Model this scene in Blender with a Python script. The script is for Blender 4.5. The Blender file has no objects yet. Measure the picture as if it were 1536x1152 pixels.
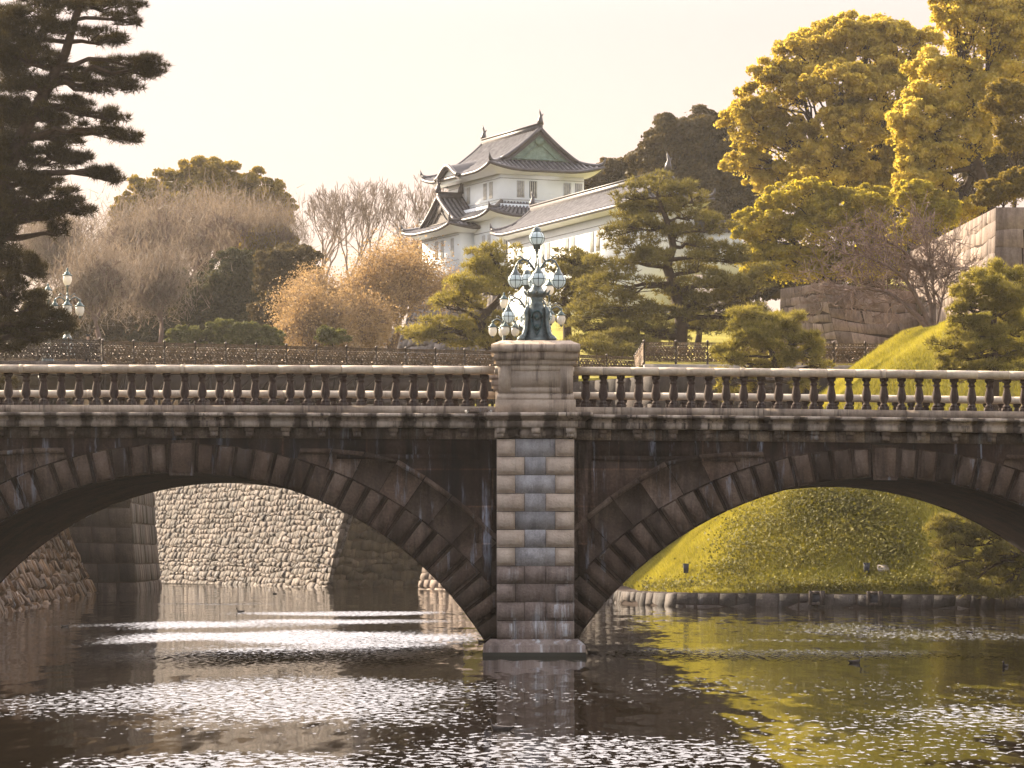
import bpy, math, random
import numpy as np
from math import sin, cos, pi, radians, sqrt, atan2, asin, acos

# ------------------------------------------------------------------ camera, sky, sun, exposure
SC = bpy.context.scene
COL = SC.collection
FPX, HOR, EYE = 5040.0, 825.0, 2.633          # focal length and horizon in photo pixels, eye height over the water
cam = bpy.data.cameras.new('camera')
CAM = bpy.data.objects.new('camera', cam); COL.objects.link(CAM)
CAM.location = (0, 0, EYE); CAM.rotation_euler = (pi / 2, 0, 0)
cam.sensor_width = 36; cam.lens = 36 * FPX / 1536; cam.shift_y = (HOR - 576) / 1536
cam.clip_start = 0.5; cam.clip_end = 3000
SC.camera = CAM
SKYHIGH = 5.0
SUN_EL, SUN_ROT = radians(24), radians(-47)
world = bpy.data.worlds.new('World'); SC.world = world; world.use_nodes = True
wn = world.node_tree; bgn = wn.nodes['Background']
sky = wn.nodes.new('ShaderNodeTexSky'); sky.sky_type = 'NISHITA'; sky.sun_disc = False
sky.sun_elevation = SUN_EL; sky.sun_rotation = SUN_ROT; sky.dust_density = 2.5; sky.air_density = 1.0
def wnode(t, **k):
    n = wn.nodes.new('ShaderNode' + t)
    for a, b in k.items(): setattr(n, a, b)
    return n
wtc = wnode('TexCoord'); wsp = wnode('SeparateXYZ'); wn.links.new(wtc.outputs['Generated'], wsp.inputs[0])
def wmap(src, a, b, c, d):
    n = wnode('MapRange', interpolation_type='SMOOTHSTEP'); n.inputs[1].default_value = a; n.inputs[2].default_value = b; n.inputs[3].default_value = c; n.inputs[4].default_value = d; wn.links.new(src, n.inputs[0]); return n.outputs[0]
def wmath(op, a, b):
    n = wnode('Math', operation=op)
    for k, x in ((0, a), (1, b)):
        if hasattr(x, 'links'): wn.links.new(x, n.inputs[k])
        else: n.inputs[k].default_value = x
    return n.outputs[0]
front = wmap(wsp.outputs[1], -.35, .75, 0, 1)            # thin bright cloud: cream round the sun's side, pale blue behind us
high = wmath('MULTIPLY', front, wmap(wsp.outputs[2], .15, .34, 0, SKYHIGH))
veil = wnode('Mix', data_type='RGBA'); veil.inputs[6].default_value = (2.7, 2.7, 2.95, 1); veil.inputs[7].default_value = (2.45, 1.65, 1.35, 1); wn.links.new(front, veil.inputs[0])
hs = wnode('VectorMath', operation='SCALE'); hs.inputs[0].default_value = (2.45, 2.3, 2.25); wn.links.new(high, hs.inputs['Scale'])
vs = wnode('VectorMath', operation='ADD'); wn.links.new(veil.outputs[2], vs.inputs[0]); wn.links.new(hs.outputs[0], vs.inputs[1])
ns = wnode('VectorMath', operation='SCALE'); wn.links.new(sky.outputs[0], ns.inputs[0]); ns.inputs['Scale'].default_value = .20
wadd = wnode('VectorMath', operation='ADD'); wn.links.new(vs.outputs[0], wadd.inputs[0]); wn.links.new(ns.outputs[0], wadd.inputs[1]); wn.links.new(wadd.outputs[0], bgn.inputs[0])
bgn.inputs[1].default_value = 0.10
sl = bpy.data.lights.new('sun', 'SUN'); sl.energy = 5.0; sl.angle = radians(0.6); sl.color = (1.0, 0.84, 0.62)
SUN = bpy.data.objects.new('sun', sl); COL.objects.link(SUN)
SUN.rotation_euler = (pi / 2 - SUN_EL, 0, -SUN_ROT + pi)
SUN.location = (0, 0, 200)
SC.view_settings.view_transform = 'Standard'; SC.view_settings.look = 'None'
SC.view_settings.exposure = 1.68; SC.view_settings.gamma = 1
SC.cycles.max_bounces = 6; SC.cycles.diffuse_bounces = 2; SC.cycles.glossy_bounces = 3
SC.cycles.transmission_bounces = 3; SC.cycles.volume_bounces = 0; SC.cycles.transparent_max_bounces = 6
SC.cycles.sample_clamp_indirect = 6; SC.cycles.use_denoising = True
SC.cycles.use_adaptive_sampling = True
SC.cycles.adaptive_threshold = 0.02

# ------------------------------------------------------------------ helpers
def P(px, py, Y): return np.array(((px - 768) * Y / FPX, Y, EYE + (HOR - py) * Y / FPX))
def PX(px, Y): return (px - 768) * Y / FPX
def PZ(py, Y): return EYE + (HOR - py) * Y / FPX

def tag(o, label=None, cat=None, group=None, kind=None):
    if label: o['label'] = label
    if cat: o['category'] = cat
    if group: o['group'] = group
    if kind: o['kind'] = kind
    return o

def empty(name, loc, label, cat, group=None):
    o = bpy.data.objects.new(name, None); COL.objects.link(o); o.location = tuple(map(float, loc)); o.empty_display_size = 0.2
    return tag(o, label, cat, group)

def root_loc(o):
    v = np.zeros(3)
    while o is not None:
        v += np.array(o.location); o = o.parent
    return v

def np_obj(name, V, faces, mat, parent=None, origin=None, smooth=False):
    """V (n,3) world points; faces a list of (m,k) index arrays"""
    V = np.asarray(V, dtype=np.float64).reshape(-1, 3)
    off = root_loc(parent) if parent is not None else (np.zeros(3) if origin is None else np.asarray(origin, float))
    me = bpy.data.meshes.new(name)
    faces = [np.asarray(f, dtype=np.int32) for f in faces if len(f)]
    me.vertices.add(len(V)); me.vertices.foreach_set('co', (V - off).astype(np.float32).ravel())
    nl = sum(f.size for f in faces); npoly = sum(len(f) for f in faces)
    me.loops.add(nl); me.polygons.add(npoly)
    me.loops.foreach_set('vertex_index', np.concatenate([f.ravel() for f in faces]))
    tot = np.concatenate([np.full(len(f), f.shape[1], np.int32) for f in faces])
    me.polygons.foreach_set('loop_start', np.concatenate([[0], np.cumsum(tot)[:-1]]).astype(np.int32))
    me.polygons.foreach_set('loop_total', tot)
    if smooth: me.polygons.foreach_set('use_smooth', np.ones(npoly, bool))
    me.update(calc_edges=True)
    me.materials.append(mat)
    o = bpy.data.objects.new(name, me); COL.objects.link(o)
    if parent is not None: o.parent = parent
    elif origin is not None: o.location = tuple(map(float, origin))
    return o

class MB:
    def __init__(s): s.v = []; s.f = []
    def add(s, verts, faces):
        b = len(s.v); s.v.extend([tuple(map(float, p)) for p in verts]); s.f.extend([tuple(b + i for i in f) for f in faces]); return s
    def box(s, x0, x1, y0, y1, z0, z1):
        return s.hexa([(x0, y0, z0), (x1, y0, z0), (x1, y1, z0), (x0, y1, z0), (x0, y0, z1), (x1, y0, z1), (x1, y1, z1), (x0, y1, z1)])
    def hexa(s, p):
        return s.add(p, [(0, 3, 2, 1), (4, 5, 6, 7), (0, 1, 5, 4), (1, 2, 6, 5), (2, 3, 7, 6), (3, 0, 4, 7)])
    def raised(s, q, n, d, inset):
        """a block standing d proud of quad q (4 pts, in order), its front inset"""
        q = [np.asarray(p, float) for p in q]; n = np.asarray(n, float); c = sum(q) / 4
        fr = []
        for i, p in enumerate(q):
            e1 = q[(i + 1) % 4] - p; e2 = q[i - 1] - p
            e1 = e1 / (np.linalg.norm(e1) + 1e-9); e2 = e2 / (np.linalg.norm(e2) + 1e-9)
            fr.append(p + (e1 + e2) * inset + n * d)
        b = len(s.v)
        return s.add(list(q) + fr, [(4, 5, 6, 7), (0, 1, 5, 4), (1, 2, 6, 5), (2, 3, 7, 6), (3, 0, 4, 7)])
    def tube(s, pts, radii, n=6, cap=True):
        pts = [np.asarray(p, float) for p in pts]
        if not hasattr(radii, '__len__'): radii = [radii] * len(pts)
        b = len(s.v); prev = None
        for i, p in enumerate(pts):
            d = pts[min(i + 1, len(pts) - 1)] - pts[max(i - 1, 0)]; d = d / (np.linalg.norm(d) + 1e-9)
            a = prev if prev is not None else (np.array((0, 0, 1.)) if abs(d[2]) < .9 else np.array((1., 0, 0)))
            a = a - d * a.dot(d); a = a / (np.linalg.norm(a) + 1e-9); prev = a; c = np.cross(d, a)
            for k in range(n):
                t = 2 * pi * k / n; s.v.append(tuple(p + radii[i] * (cos(t) * a + sin(t) * c)))
        for i in range(len(pts) - 1):
            for k in range(n):
                k2 = (k + 1) % n; s.f.append((b + i * n + k, b + i * n + k2, b + (i + 1) * n + k2, b + (i + 1) * n + k))
        if cap:
            s.f.append(tuple(b + k for k in range(n))[::-1]); e = b + (len(pts) - 1) * n; s.f.append(tuple(e + k for k in range(n)))
        return s
    def lathe(s, prof, c=(0, 0, 0), n=12, rot=0.0, sq=1.0):
        b = len(s.v)
        for r, z in prof:
            for k in range(n):
                t = rot + 2 * pi * k / n; s.v.append((c[0] + r * cos(t), c[1] + r * sin(t) * sq, c[2] + z))
        for i in range(len(prof) - 1):
            for k in range(n):
                k2 = (k + 1) % n; s.f.append((b + i * n + k, b + i * n + k2, b + (i + 1) * n + k2, b + (i + 1) * n + k))
        s.f.append(tuple(b + k for k in range(n))[::-1]); e = b + (len(prof) - 1) * n; s.f.append(tuple(e + k for k in range(n)))
        return s
    def extrude_x(s, prof, x0, x1):
        n = len(prof); b = len(s.v)
        for x in (x0, x1): s.v.extend([(x, p[0], p[1]) for p in prof])
        for k in range(n):
            k2 = (k + 1) % n; s.f.append((b + k, b + k2, b + n + k2, b + n + k))
        s.f.append(tuple(b + k for k in range(n))[::-1]); s.f.append(tuple(b + n + k for k in range(n))); return s
    def strip(s, A, B):
        b = len(s.v); n = len(A); s.v.extend([tuple(map(float, p)) for p in A]); s.v.extend([tuple(map(float, p)) for p in B])
        for i in range(n - 1): s.f.append((b + i, b + i + 1, b + n + i + 1, b + n + i))
        return s
    def map(s, fn): s.v = [fn(p) for p in s.v]; return s
    def build(s, name, mat, parent=None, origin=None, smooth=False):
        groups = {}
        for f in s.f: groups.setdefault(len(f), []).append(f)
        return np_obj(name, np.array(s.v), list(groups.values()), mat, parent, origin, smooth)

def copy_tree(o, parent=None):
    c = o.copy(); COL.objects.link(c)
    if parent is not None: c.parent = parent
    for ch in list(o.children): copy_tree(ch, c)
    return c

# ------------------------------------------------------------------ materials
class NT:
    def __init__(s, name):
        s.m = bpy.data.materials.new(name); s.m.use_nodes = True; s.t = s.m.node_tree
        s.out = s.t.nodes['Material Output']; s.p = s.t.nodes['Principled BSDF']
    def n(s, typ, **kw):
        o = s.t.nodes.new('ShaderNode' + typ)
        for k, v in kw.items():
            if k.startswith('i_'):
                key = k[2:]; o.inputs[int(key) if key.isdigit() else key.replace('_', ' ')].default_value = v
            else: setattr(o, k, v)
        return o
    def l(s, a, b): s.t.links.new(a, b)
    def coords(s, scale=(1, 1, 1)):
        c = s.n('TexCoord'); m = s.n('Mapping'); m.inputs['Scale'].default_value = scale; s.l(c.outputs['Object'], m.inputs[0]); return m.outputs[0]
    def noise(s, vec, scale, detail=4, rough=.55, dist=0):
        o = s.n('TexNoise'); o.inputs['Scale'].default_value = scale; o.inputs['Detail'].default_value = detail
        o.inputs['Roughness'].default_value = rough; o.inputs['Distortion'].default_value = dist; s.l(vec, o.inputs['Vector']); return o.outputs['Fac']
    def ramp(s, fac, stops):
        o = s.n('ValToRGB'); e = o.color_ramp.elements
        while len(e) < len(stops): e.new(0.5)
        for k, (p, c) in enumerate(stops):
            e[k].position = p; e[k].color = tuple(c) + (1,) if len(c) == 3 else c
        s.l(fac, o.inputs[0]); return o.outputs[0]
    def mix(s, fac, a, b, mode='MIX'):
        o = s.n('Mix', data_type='RGBA', blend_type=mode)
        for k, x in ((0, fac), (6, a), (7, b)):
            if hasattr(x, 'is_linked') or hasattr(x, 'links'): s.l(x, o.inputs[k])
            else: o.inputs[k].default_value = x if k == 0 else (tuple(x) + (1,) if len(x) == 3 else x)
        return o.outputs[2]
    def math(s, op, a, b=None):
        o = s.n('Math', operation=op)
        for k, x in ((0, a), (1, b)):
            if x is None: continue
            if hasattr(x, 'links'): s.l(x, o.inputs[k])
            else: o.inputs[k].default_value = x
        return o.outputs[0]
    def island(s): return s.n('NewGeometry').outputs['Random Per Island']
    def bump(s, h, strength=.4, dist=.05):
        o = s.n('Bump'); o.inputs['Strength'].default_value = strength; o.inputs['Distance'].default_value = dist
        s.l(h, o.inputs['Height']); s.l(o.outputs[0], s.p.inputs['Normal'])
    def base(s, col, rough=.8, spec=.3, metal=0):
        if hasattr(col, 'links'): s.l(col, s.p.inputs['Base Color'])
        else: s.p.inputs['Base Color'].default_value = tuple(col) + (1,)
        s.p.inputs['Roughness'].default_value = rough; s.p.inputs['Specular IOR Level'].default_value = spec; s.p.inputs['Metallic'].default_value = metal

def stone(name, dark, mid, light, scale=1.0, streak=None, stamt=.5, isl=.35, brick=None, bump=.5, rough=.85, stlo=.56, dirt=.85, joint=None):
    t = NT(name); v = t.coords(); big = t.noise(v, .55 * scale, 5, .65); fine = t.noise(v, 14 * scale, 4, .6)
    f = t.math('ADD', t.math('MULTIPLY', big, .75), t.math('MULTIPLY', fine, .3))
    col = t.ramp(f, [(.34, dark), (.52, mid), (.70, light)])
    if isl:
        r = t.ramp(t.island(), [(0, (1 - isl,) * 3), (1, (1 + isl,) * 3)]); col = t.mix(1.0, col, r, 'MULTIPLY')
    dr = t.noise(t.coords((1.7, 1.7, .22)), 1.6, 5, .7)           # dark run-down dirt
    col = t.mix(t.ramp(dr, [(.46, (0, 0, 0)), (.64, (dirt,) * 3)]), col, [c * .38 for c in dark])
    if streak:
        st = t.noise(t.coords((3.2, 3.2, .3)), 1.5, 6, .72); m2 = t.noise(t.coords((.5, .5, .35)), 1.3, 3)
        fac = t.math('MULTIPLY', t.ramp(st, [(stlo, (0, 0, 0)), (stlo + .12, (1, 1, 1))]), t.ramp(m2, [(.43, (0, 0, 0)), (.56, (stamt,) * 3)]))
        col = t.mix(fac, col, streak)
    if joint:
        c = t.n('TexCoord'); sp = t.n('SeparateXYZ'); t.l(c.outputs['Object'], sp.inputs[0])
        q = t.math('ABSOLUTE', t.math('SUBTRACT', t.math('FRACT', t.math('ADD', t.math('DIVIDE', t.math('SUBTRACT', sp.outputs[0], joint[1]), joint[0]), 100.5)), .5))
        q = t.math('SUBTRACT', q, t.math('MULTIPLY', t.noise(t.coords((1.3, 1.3, 1.0)), 2.2, 4, .7), .46)); q = t.math('ADD', q, .085)
        col = t.mix(t.ramp(q, [(.0, (.8,) * 3), (.07, (0, 0, 0))]), col, (.03, .018, .013))
    h = t.math('ADD', fine, t.math('MULTIPLY', big, .6))
    if brick:
        c = t.n('TexCoord'); sp = t.n('SeparateXYZ'); t.l(c.outputs['Object'], sp.inputs[0]); cb = t.n('CombineXYZ')
        t.l(sp.outputs[0], cb.inputs[0]); t.l(sp.outputs[2], cb.inputs[1])
        b = t.n('TexBrick'); t.l(cb.outputs[0], b.inputs[0]); b.inputs['Scale'].default_value = 1
        b.inputs['Brick Width'].default_value = brick[0]; b.inputs['Row Height'].default_value = brick[1]; b.inputs['Mortar Size'].default_value = .022
        b.inputs['Color1'].default_value = (1.15, 1.12, 1.15, 1); b.inputs['Color2'].default_value = (.42, .40, .42, 1); b.inputs['Mortar'].default_value = (1.5, 1.35, 1.3, 1)
        col = t.mix(1.0, col, b.outputs['Color'], 'MULTIPLY'); h = t.math('SUBTRACT', h, t.math('MULTIPLY', b.outputs['Fac'], 1.2))
    t.base(col, rough, .25); t.bump(h, bump, .04); return t.m

def plain(name, col, rough=.6, spec=.3, metal=0, var=.2, scale=3, bump=0):
    t = NT(name); f = t.noise(t.coords(), scale, 4, .6)
    c = t.ramp(f, [(.3, [x * (1 - var) for x in col]), (.7, [min(1, x * (1 + var)) for x in col])]); t.base(c, rough, spec, metal)
    if bump: t.bump(t.noise(t.coords(), scale * 6, 4), bump, .02)
    return t.m

def leafmat(name, a, b, c, trans=.45, scale=.35, tint=(1.2, 1.15, .6)):
    t = NT(name); f = t.math('ADD', t.math('MULTIPLY', t.noise(t.coords(), scale, 3), .78), t.math('MULTIPLY', t.island(), .24))
    col = t.ramp(f, [(.3, a), (.5, b), (.72, c)]); t.base(col, .65, .12)
    tr = t.n('BsdfTranslucent'); tc = t.mix(1.0, col, tint, 'MULTIPLY'); t.l(tc, tr.inputs[0])
    mx = t.n('MixShader'); mx.inputs[0].default_value = trans
    t.l(t.p.outputs[0], mx.inputs[1]); t.l(tr.outputs[0], mx.inputs[2]); t.l(mx.outputs[0], t.out.inputs[0]); return t.m

LIME = (.36, .40, .47)
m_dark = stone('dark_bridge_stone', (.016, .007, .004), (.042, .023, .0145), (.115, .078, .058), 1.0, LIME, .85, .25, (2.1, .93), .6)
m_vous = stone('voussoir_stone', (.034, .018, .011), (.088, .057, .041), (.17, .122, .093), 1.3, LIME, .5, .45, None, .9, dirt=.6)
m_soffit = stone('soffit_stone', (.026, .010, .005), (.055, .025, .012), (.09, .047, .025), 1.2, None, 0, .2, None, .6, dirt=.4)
m_pale = stone('pale_bridge_stone', (.19, .135, .098), (.35, .27, .205), (.46, .375, .295), .9, (.06, .04, .032), .8, .14, None, .3, .8, .5, dirt=.3)
m_rail = stone('rail_stone', (.32, .24, .17), (.52, .42, .315), (.64, .545, .42), .8, (.16, .12, .10), .5, .12, None, .25, .7, .56, dirt=.2)
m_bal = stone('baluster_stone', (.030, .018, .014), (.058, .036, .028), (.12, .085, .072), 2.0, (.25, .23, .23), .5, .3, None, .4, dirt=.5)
m_cornice = stone('cornice_stone', (.16, .115, .088), (.42, .335, .27), (.56, .46, .37), 1.0, (.028, .016, .012), .97, .2, None, .35, .8, .50, dirt=.5, joint=(.887, 1.267))
m_frieze = stone('frieze_stone', (.055, .033, .024), (.16, .115, .088), (.36, .285, .225), 1.8, (.30, .31, .34), .6, .4, None, .5, dirt=.7)
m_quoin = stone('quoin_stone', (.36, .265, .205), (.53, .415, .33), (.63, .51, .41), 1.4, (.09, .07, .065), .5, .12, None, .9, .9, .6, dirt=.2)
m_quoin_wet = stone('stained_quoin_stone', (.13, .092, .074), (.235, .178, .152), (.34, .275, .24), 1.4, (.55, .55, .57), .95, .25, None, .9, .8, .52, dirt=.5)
m_slab = stone('blue_grey_slab', (.14, .125, .122), (.29, .27, .268), (.43, .41, .415), 1.9, (.07, .055, .055), .7, .38, None, .3, .5, dirt=.35)
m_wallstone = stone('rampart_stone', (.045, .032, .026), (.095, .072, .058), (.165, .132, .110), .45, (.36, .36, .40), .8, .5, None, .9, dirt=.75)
m_cutstone = stone('cut_rampart_stone', (.11, .075, .058), (.20, .145, .115), (.29, .22, .175), .5, (.08, .055, .045), .5, .35, None, .7, dirt=.5)
m_moss = stone('mossy_wall_stone', (.035, .017, .008), (.080, .043, .019), (.125, .085, .055), 1.2, (.33, .34, .38), .7, .5, None, .9, dirt=.5)
m_bankwall = stone('bank_wall_stone', (.030, .022, .018), (.06, .047, .041), (.115, .095, .083), .9, (.25, .25, .27), .4, .5, None, .8, dirt=.5)
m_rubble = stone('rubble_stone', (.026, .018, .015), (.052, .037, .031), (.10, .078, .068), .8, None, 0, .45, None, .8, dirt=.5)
m_basestone = stone('turret_base_stone', (.10, .08, .072), (.16, .135, .125), (.23, .20, .18), .4, None, 0, .4, None, .6, dirt=.4)
m_algae = plain('waterline_algae', (.018, .016, .008), .6, .3)
m_shrub = leafmat('grey_green_shrub_leaves', (.06, .062, .024), (.105, .105, .040), (.16, .155, .06), .4)
m_gap = plain('dark_joint_earth', (.045, .03, .024), .95, .1)  # dark brown earth of the cores behind the blocks
m_concrete = plain('kerb_stone', (.34, .29, .25), .85, .2, 0, .3, 2, .2)
m_iron = plain('dark_iron', (.055, .036, .026), .38, .5, .6, .3, 4)
m_girder = plain('brown_girder_steel', (.042, .026, .020), .6, .3, .2, .35, 1.5)
m_litiron = plain('sunlit_iron_scrollwork', (.115, .07, .036), .32, .6, .6, .6, 3)  # brighter variant of the dark iron, sunlight put into the colour
m_bronze = plain('verdigris_bronze', (.115, .135, .130), .42, .5, .55, .45, 9, .25)
m_bronze2 = plain('dark_verdigris', (.05, .085, .085), .45, .5, .5, .4, 6)
m_tile = plain('grey_roof_tile', (.055, .050, .055), .7, .25, 0, .35, 1.4)
m_tilerib = plain('pale_roof_tile_rows', (.145, .135, .14), .65, .3, 0, .4, 2)
m_lattice = plain('dark_gable_lattice', (.13, .11, .10), .7, .3, 0, .5, 6)
m_tileedge = plain('dark_eave_tile', (.075, .065, .07), .5, .4, 0, .3, 2)
m_plaster = plain('white_plaster', (.83, .85, .86), .85, .2, 0, .05, .5)
m_trim = plain('grey_plaster_line', (.42, .41, .42), .8, .2)
m_window = plain('window_bar_plaster', (.55, .53, .50), .8, .2)
m_void = plain('dark_window_opening', (.05, .05, .06), .7, .2)
m_copper = plain('green_copper_gable', (.20, .265, .215), .7, .2, 0, .25, 3)
m_bark = plain('bark', (.050, .032, .022), .9, .15, 0, .4, 4, .5)
m_barkpale = plain('pale_bark', (.26, .20, .155), .9, .15, 0, .3, 3, .3)
m_twig = plain('twig_bark', (.17, .115, .095), .9, .15, 0, .3, 2)

t = NT('milk_glass'); t.base((.66, .76, .82), .18, .6); t.p.inputs['Subsurface Weight'].default_value = 0
tr = t.n('BsdfTranslucent'); tr.inputs[0].default_value = (.78, .84, .86, 1); mx = t.n('MixShader'); mx.inputs[0].default_value = .45
t.l(t.p.outputs[0], mx.inputs[1]); t.l(tr.outputs[0], mx.inputs[2]); t.l(mx.outputs[0], t.out.inputs[0]); m_globe = t.m
t = NT('white_urn_glass'); t.base((.80, .78, .75), .25, .5)
tr = t.n('BsdfTranslucent'); tr.inputs[0].default_value = (.85, .80, .74, 1); mx = t.n('MixShader'); mx.inputs[0].default_value = .5
t.l(t.p.outputs[0], mx.inputs[1]); t.l(tr.outputs[0], mx.inputs[2]); t.l(mx.outputs[0], t.out.inputs[0]); m_urn = t.m

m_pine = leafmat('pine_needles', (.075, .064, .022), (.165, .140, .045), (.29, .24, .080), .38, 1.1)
m_pinesun = leafmat('sunlit_pine_needles', (.115, .098, .026), (.25, .21, .056), (.40, .33, .105), .42, 1.1)  # paler needles: the sun on them is put into the colour
m_pinedark = leafmat('dark_pine_needles', (.018, .014, .004), (.038, .028, .008), (.07, .050, .014), .30, 1.1)  # darker copy of the needles, backlit shade put into the colour
m_gold = leafmat('golden_camphor_leaves', (.25, .185, .034), (.47, .36, .080), (.65, .52, .155), .58)
m_gold2 = leafmat('bright_golden_leaves', (.31, .235, .042), (.55, .43, .095), (.73, .60, .19), .58)
m_yel = leafmat('yellow_green_leaves', (.19, .155, .020), (.37, .30, .042), (.55, .44, .080), .56)
m_olive = leafmat('olive_leaves', (.12, .092, .018), (.23, .165, .03), (.33, .235, .042), .42)
m_brown = leafmat('brown_evergreen_leaves', (.045, .034, .014), (.085, .062, .026), (.13, .092, .038), .35)
m_deep = leafmat('deep_green_leaves', (.026, .026, .012), (.05, .048, .020), (.085, .075, .030), .35)
m_autumn = leafmat('orange_autumn_leaves', (.17, .115, .068), (.30, .215, .130), (.42, .315, .195), .45, .35, (1.2, 1.05, .7))
m_mauve = leafmat('mauve_winter_twigs', (.10, .078, .060), (.18, .143, .108), (.27, .22, .165), .35, .35, (1.1, 1, .9))
m_ivy = leafmat('ivy_leaves', (.07, .064, .010), (.135, .118, .016), (.22, .185, .03), .28)
m_grassblade = leafmat('grass_blades', (.16, .137, .022), (.29, .255, .040), (.43, .37, .075), .36, .25)

def ground_material():
    t = NT('grass_ground'); v = t.coords(); a = t.noise(v, .25, 5, .6); b = t.noise(v, 5, 5, .7)
    f = t.math('ADD', t.math('MULTIPLY', a, .6), t.math('MULTIPLY', b, .45))
    g = t.ramp(f, [(.32, (.12, .098, .020)), (.5, (.28, .24, .038)), (.7, (.42, .36, .065))])
    c = t.n('TexCoord'); sp = t.n('SeparateXYZ'); t.l(c.outputs['Object'], sp.inputs[0])
    wood = t.math('MULTIPLY', t.math('LESS_THAN', sp.outputs[0], -4.0), t.math('GREATER_THAN', sp.outputs[1], 225.0))
    litter = t.ramp(f, [(.32, (.03, .022, .014)), (.6, (.075, .052, .032))])
    t.base(t.mix(wood, g, litter), .9, .1); t.bump(b, .8, .15); return t.m
m_ground = ground_material()

# ------------------------------------------------------------------ terrain and water
def sstep(a, b, x):
    t_ = np.clip((x - a) / (b - a), 0, 1); return t_ * t_ * (3 - 2 * t_)
CRX = [0, 5.3, 8, 10.5, 13, 16, 18.5, 22, 30, 60]; CRZ = [.8, 1.6, 3.9, 5.8, 8.6, 10.4, 12.2, 14.0, 15.2, 17]
def ground(x, y):
    x = np.asarray(x, float); y = np.asarray(y, float)
    nz = .35 * np.sin(x * .31 + 1.3) * np.cos(y * .27) + .2 * np.sin(x * .9 + y * .6)
    d1 = (x - 7.6) * .46 + (y - 157) * .89; d2 = (x - 5.3) * .97 + (y - 165.6) * .26 * (y < 165.6)
    d = .5 * (d1 + d2 - np.sqrt((d1 - d2) ** 2 + 3.0))
    bank = .58 + (.84 + .16 * sstep(9, 16, x)) * np.maximum(d - .8, 0); cr = np.interp(x, CRX, CRZ) + np.maximum(d1 - 22, 0) * .05; bank = .5 * (bank + cr - np.sqrt((bank - cr) ** 2 + 1.2)) + .15
    bank = bank + nz * .35 * np.clip(d / 4, 0, 1)
    upper = 13.0 + np.clip(y - 205, 0, 70) * .13 + np.clip(y - 300, 0, 200) * .03 + .3 * nz
    upper = upper + sstep(27.4, 28.4, x) * sstep(187, 189, y) * (8.0 - np.clip(y - 205, 0, 40) * .13)
    far = 12.3 + np.clip(y - 262, 0, 80) * .16 + np.clip(y - 342, 0, 200) * .04 + .3 * nz
    z = np.full(np.broadcast(x, y).shape, -1.6)
    land_r = (d > -1.2) & (d1 > .95) & (d2 > .95) & (y > 120)
    behind = ((x - 1.2) * .845 + (y - 199.5) * .535 > 1.0) & (y > 190.8)
    z = np.where(land_r, np.where((y > 189.6), np.where(behind, upper, -1.6), bank), z)
    xr = np.interp(y, [40, 60, 70, 100, 112, 130], [60, 36, 19, 19.5, 27, 42]); near_r = (x > xr) & (y <= 140); z = np.where(near_r, -1.6 + 7.1 * sstep(0, 6, x - xr), z)
    left = (x < np.interp(y, [60, 78, 100, 112, 150, 206, 226, 240], [-45, -18.2, -18.2, -20.5, -28, -31, -33, -60])) & (y < 240); z = np.where(left, np.where(y < 112, -1.6 + 8.1 * sstep(0, 5, -x + np.interp(y, [60, 78, 100, 112], [-45, -18.2, -18.2, -20.5])), 6.5 + np.clip(y - 100, 0, 90) * .02), z)
    inisl = (y > 236 - (x + 12.9) * 2.53 + 16) & (y > 250) & (x < -10) | (y > 252) & (x >= -10) & (x < 3); z = np.where(inisl, np.where(x > -8, np.minimum(far, 99) * sstep(-8, 3, -5 - x * 0) * 0 + 12.3 + np.clip(y - 262, 0, 80) * .13, far), z)
    z = np.where((x > 2.5) & (y > 203), upper, z)
    z = np.where(y > 470, 28 + 0 * x, z)
    return z
def ground_hit(px, py, y0=120, y1=420):
    ys = np.linspace(y0, y1, 6000); xs = (px - 768) * ys / FPX; zs = EYE + (HOR - py) * ys / FPX
    g = ground(xs, ys); k = np.argmax(g > zs); return np.array((xs[k], ys[k], g[k]))

def make_terrain():
    xs = np.concatenate([np.linspace(-900, -75, 14), np.arange(-70, 70.1, .7), np.linspace(75, 900, 14)])
    ys = np.concatenate([np.linspace(-120, 40, 8), np.arange(45, 330, .8), np.linspace(332, 480, 40), np.linspace(500, 2200, 14)])
    X, Y = np.meshgrid(xs, ys); Z = ground(X, Y); V = np.stack([X, Y, Z], -1).reshape(-1, 3)
    nx, ny = len(xs), len(ys); i = (np.arange(ny - 1)[:, None] * nx + np.arange(nx - 1)[None, :]).ravel()
    o = np_obj('ground', V, [np.stack([i, i + 1, i + nx + 1, i + nx], 1)], m_ground, smooth=True); tag(o, kind='structure')
make_terrain()

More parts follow.
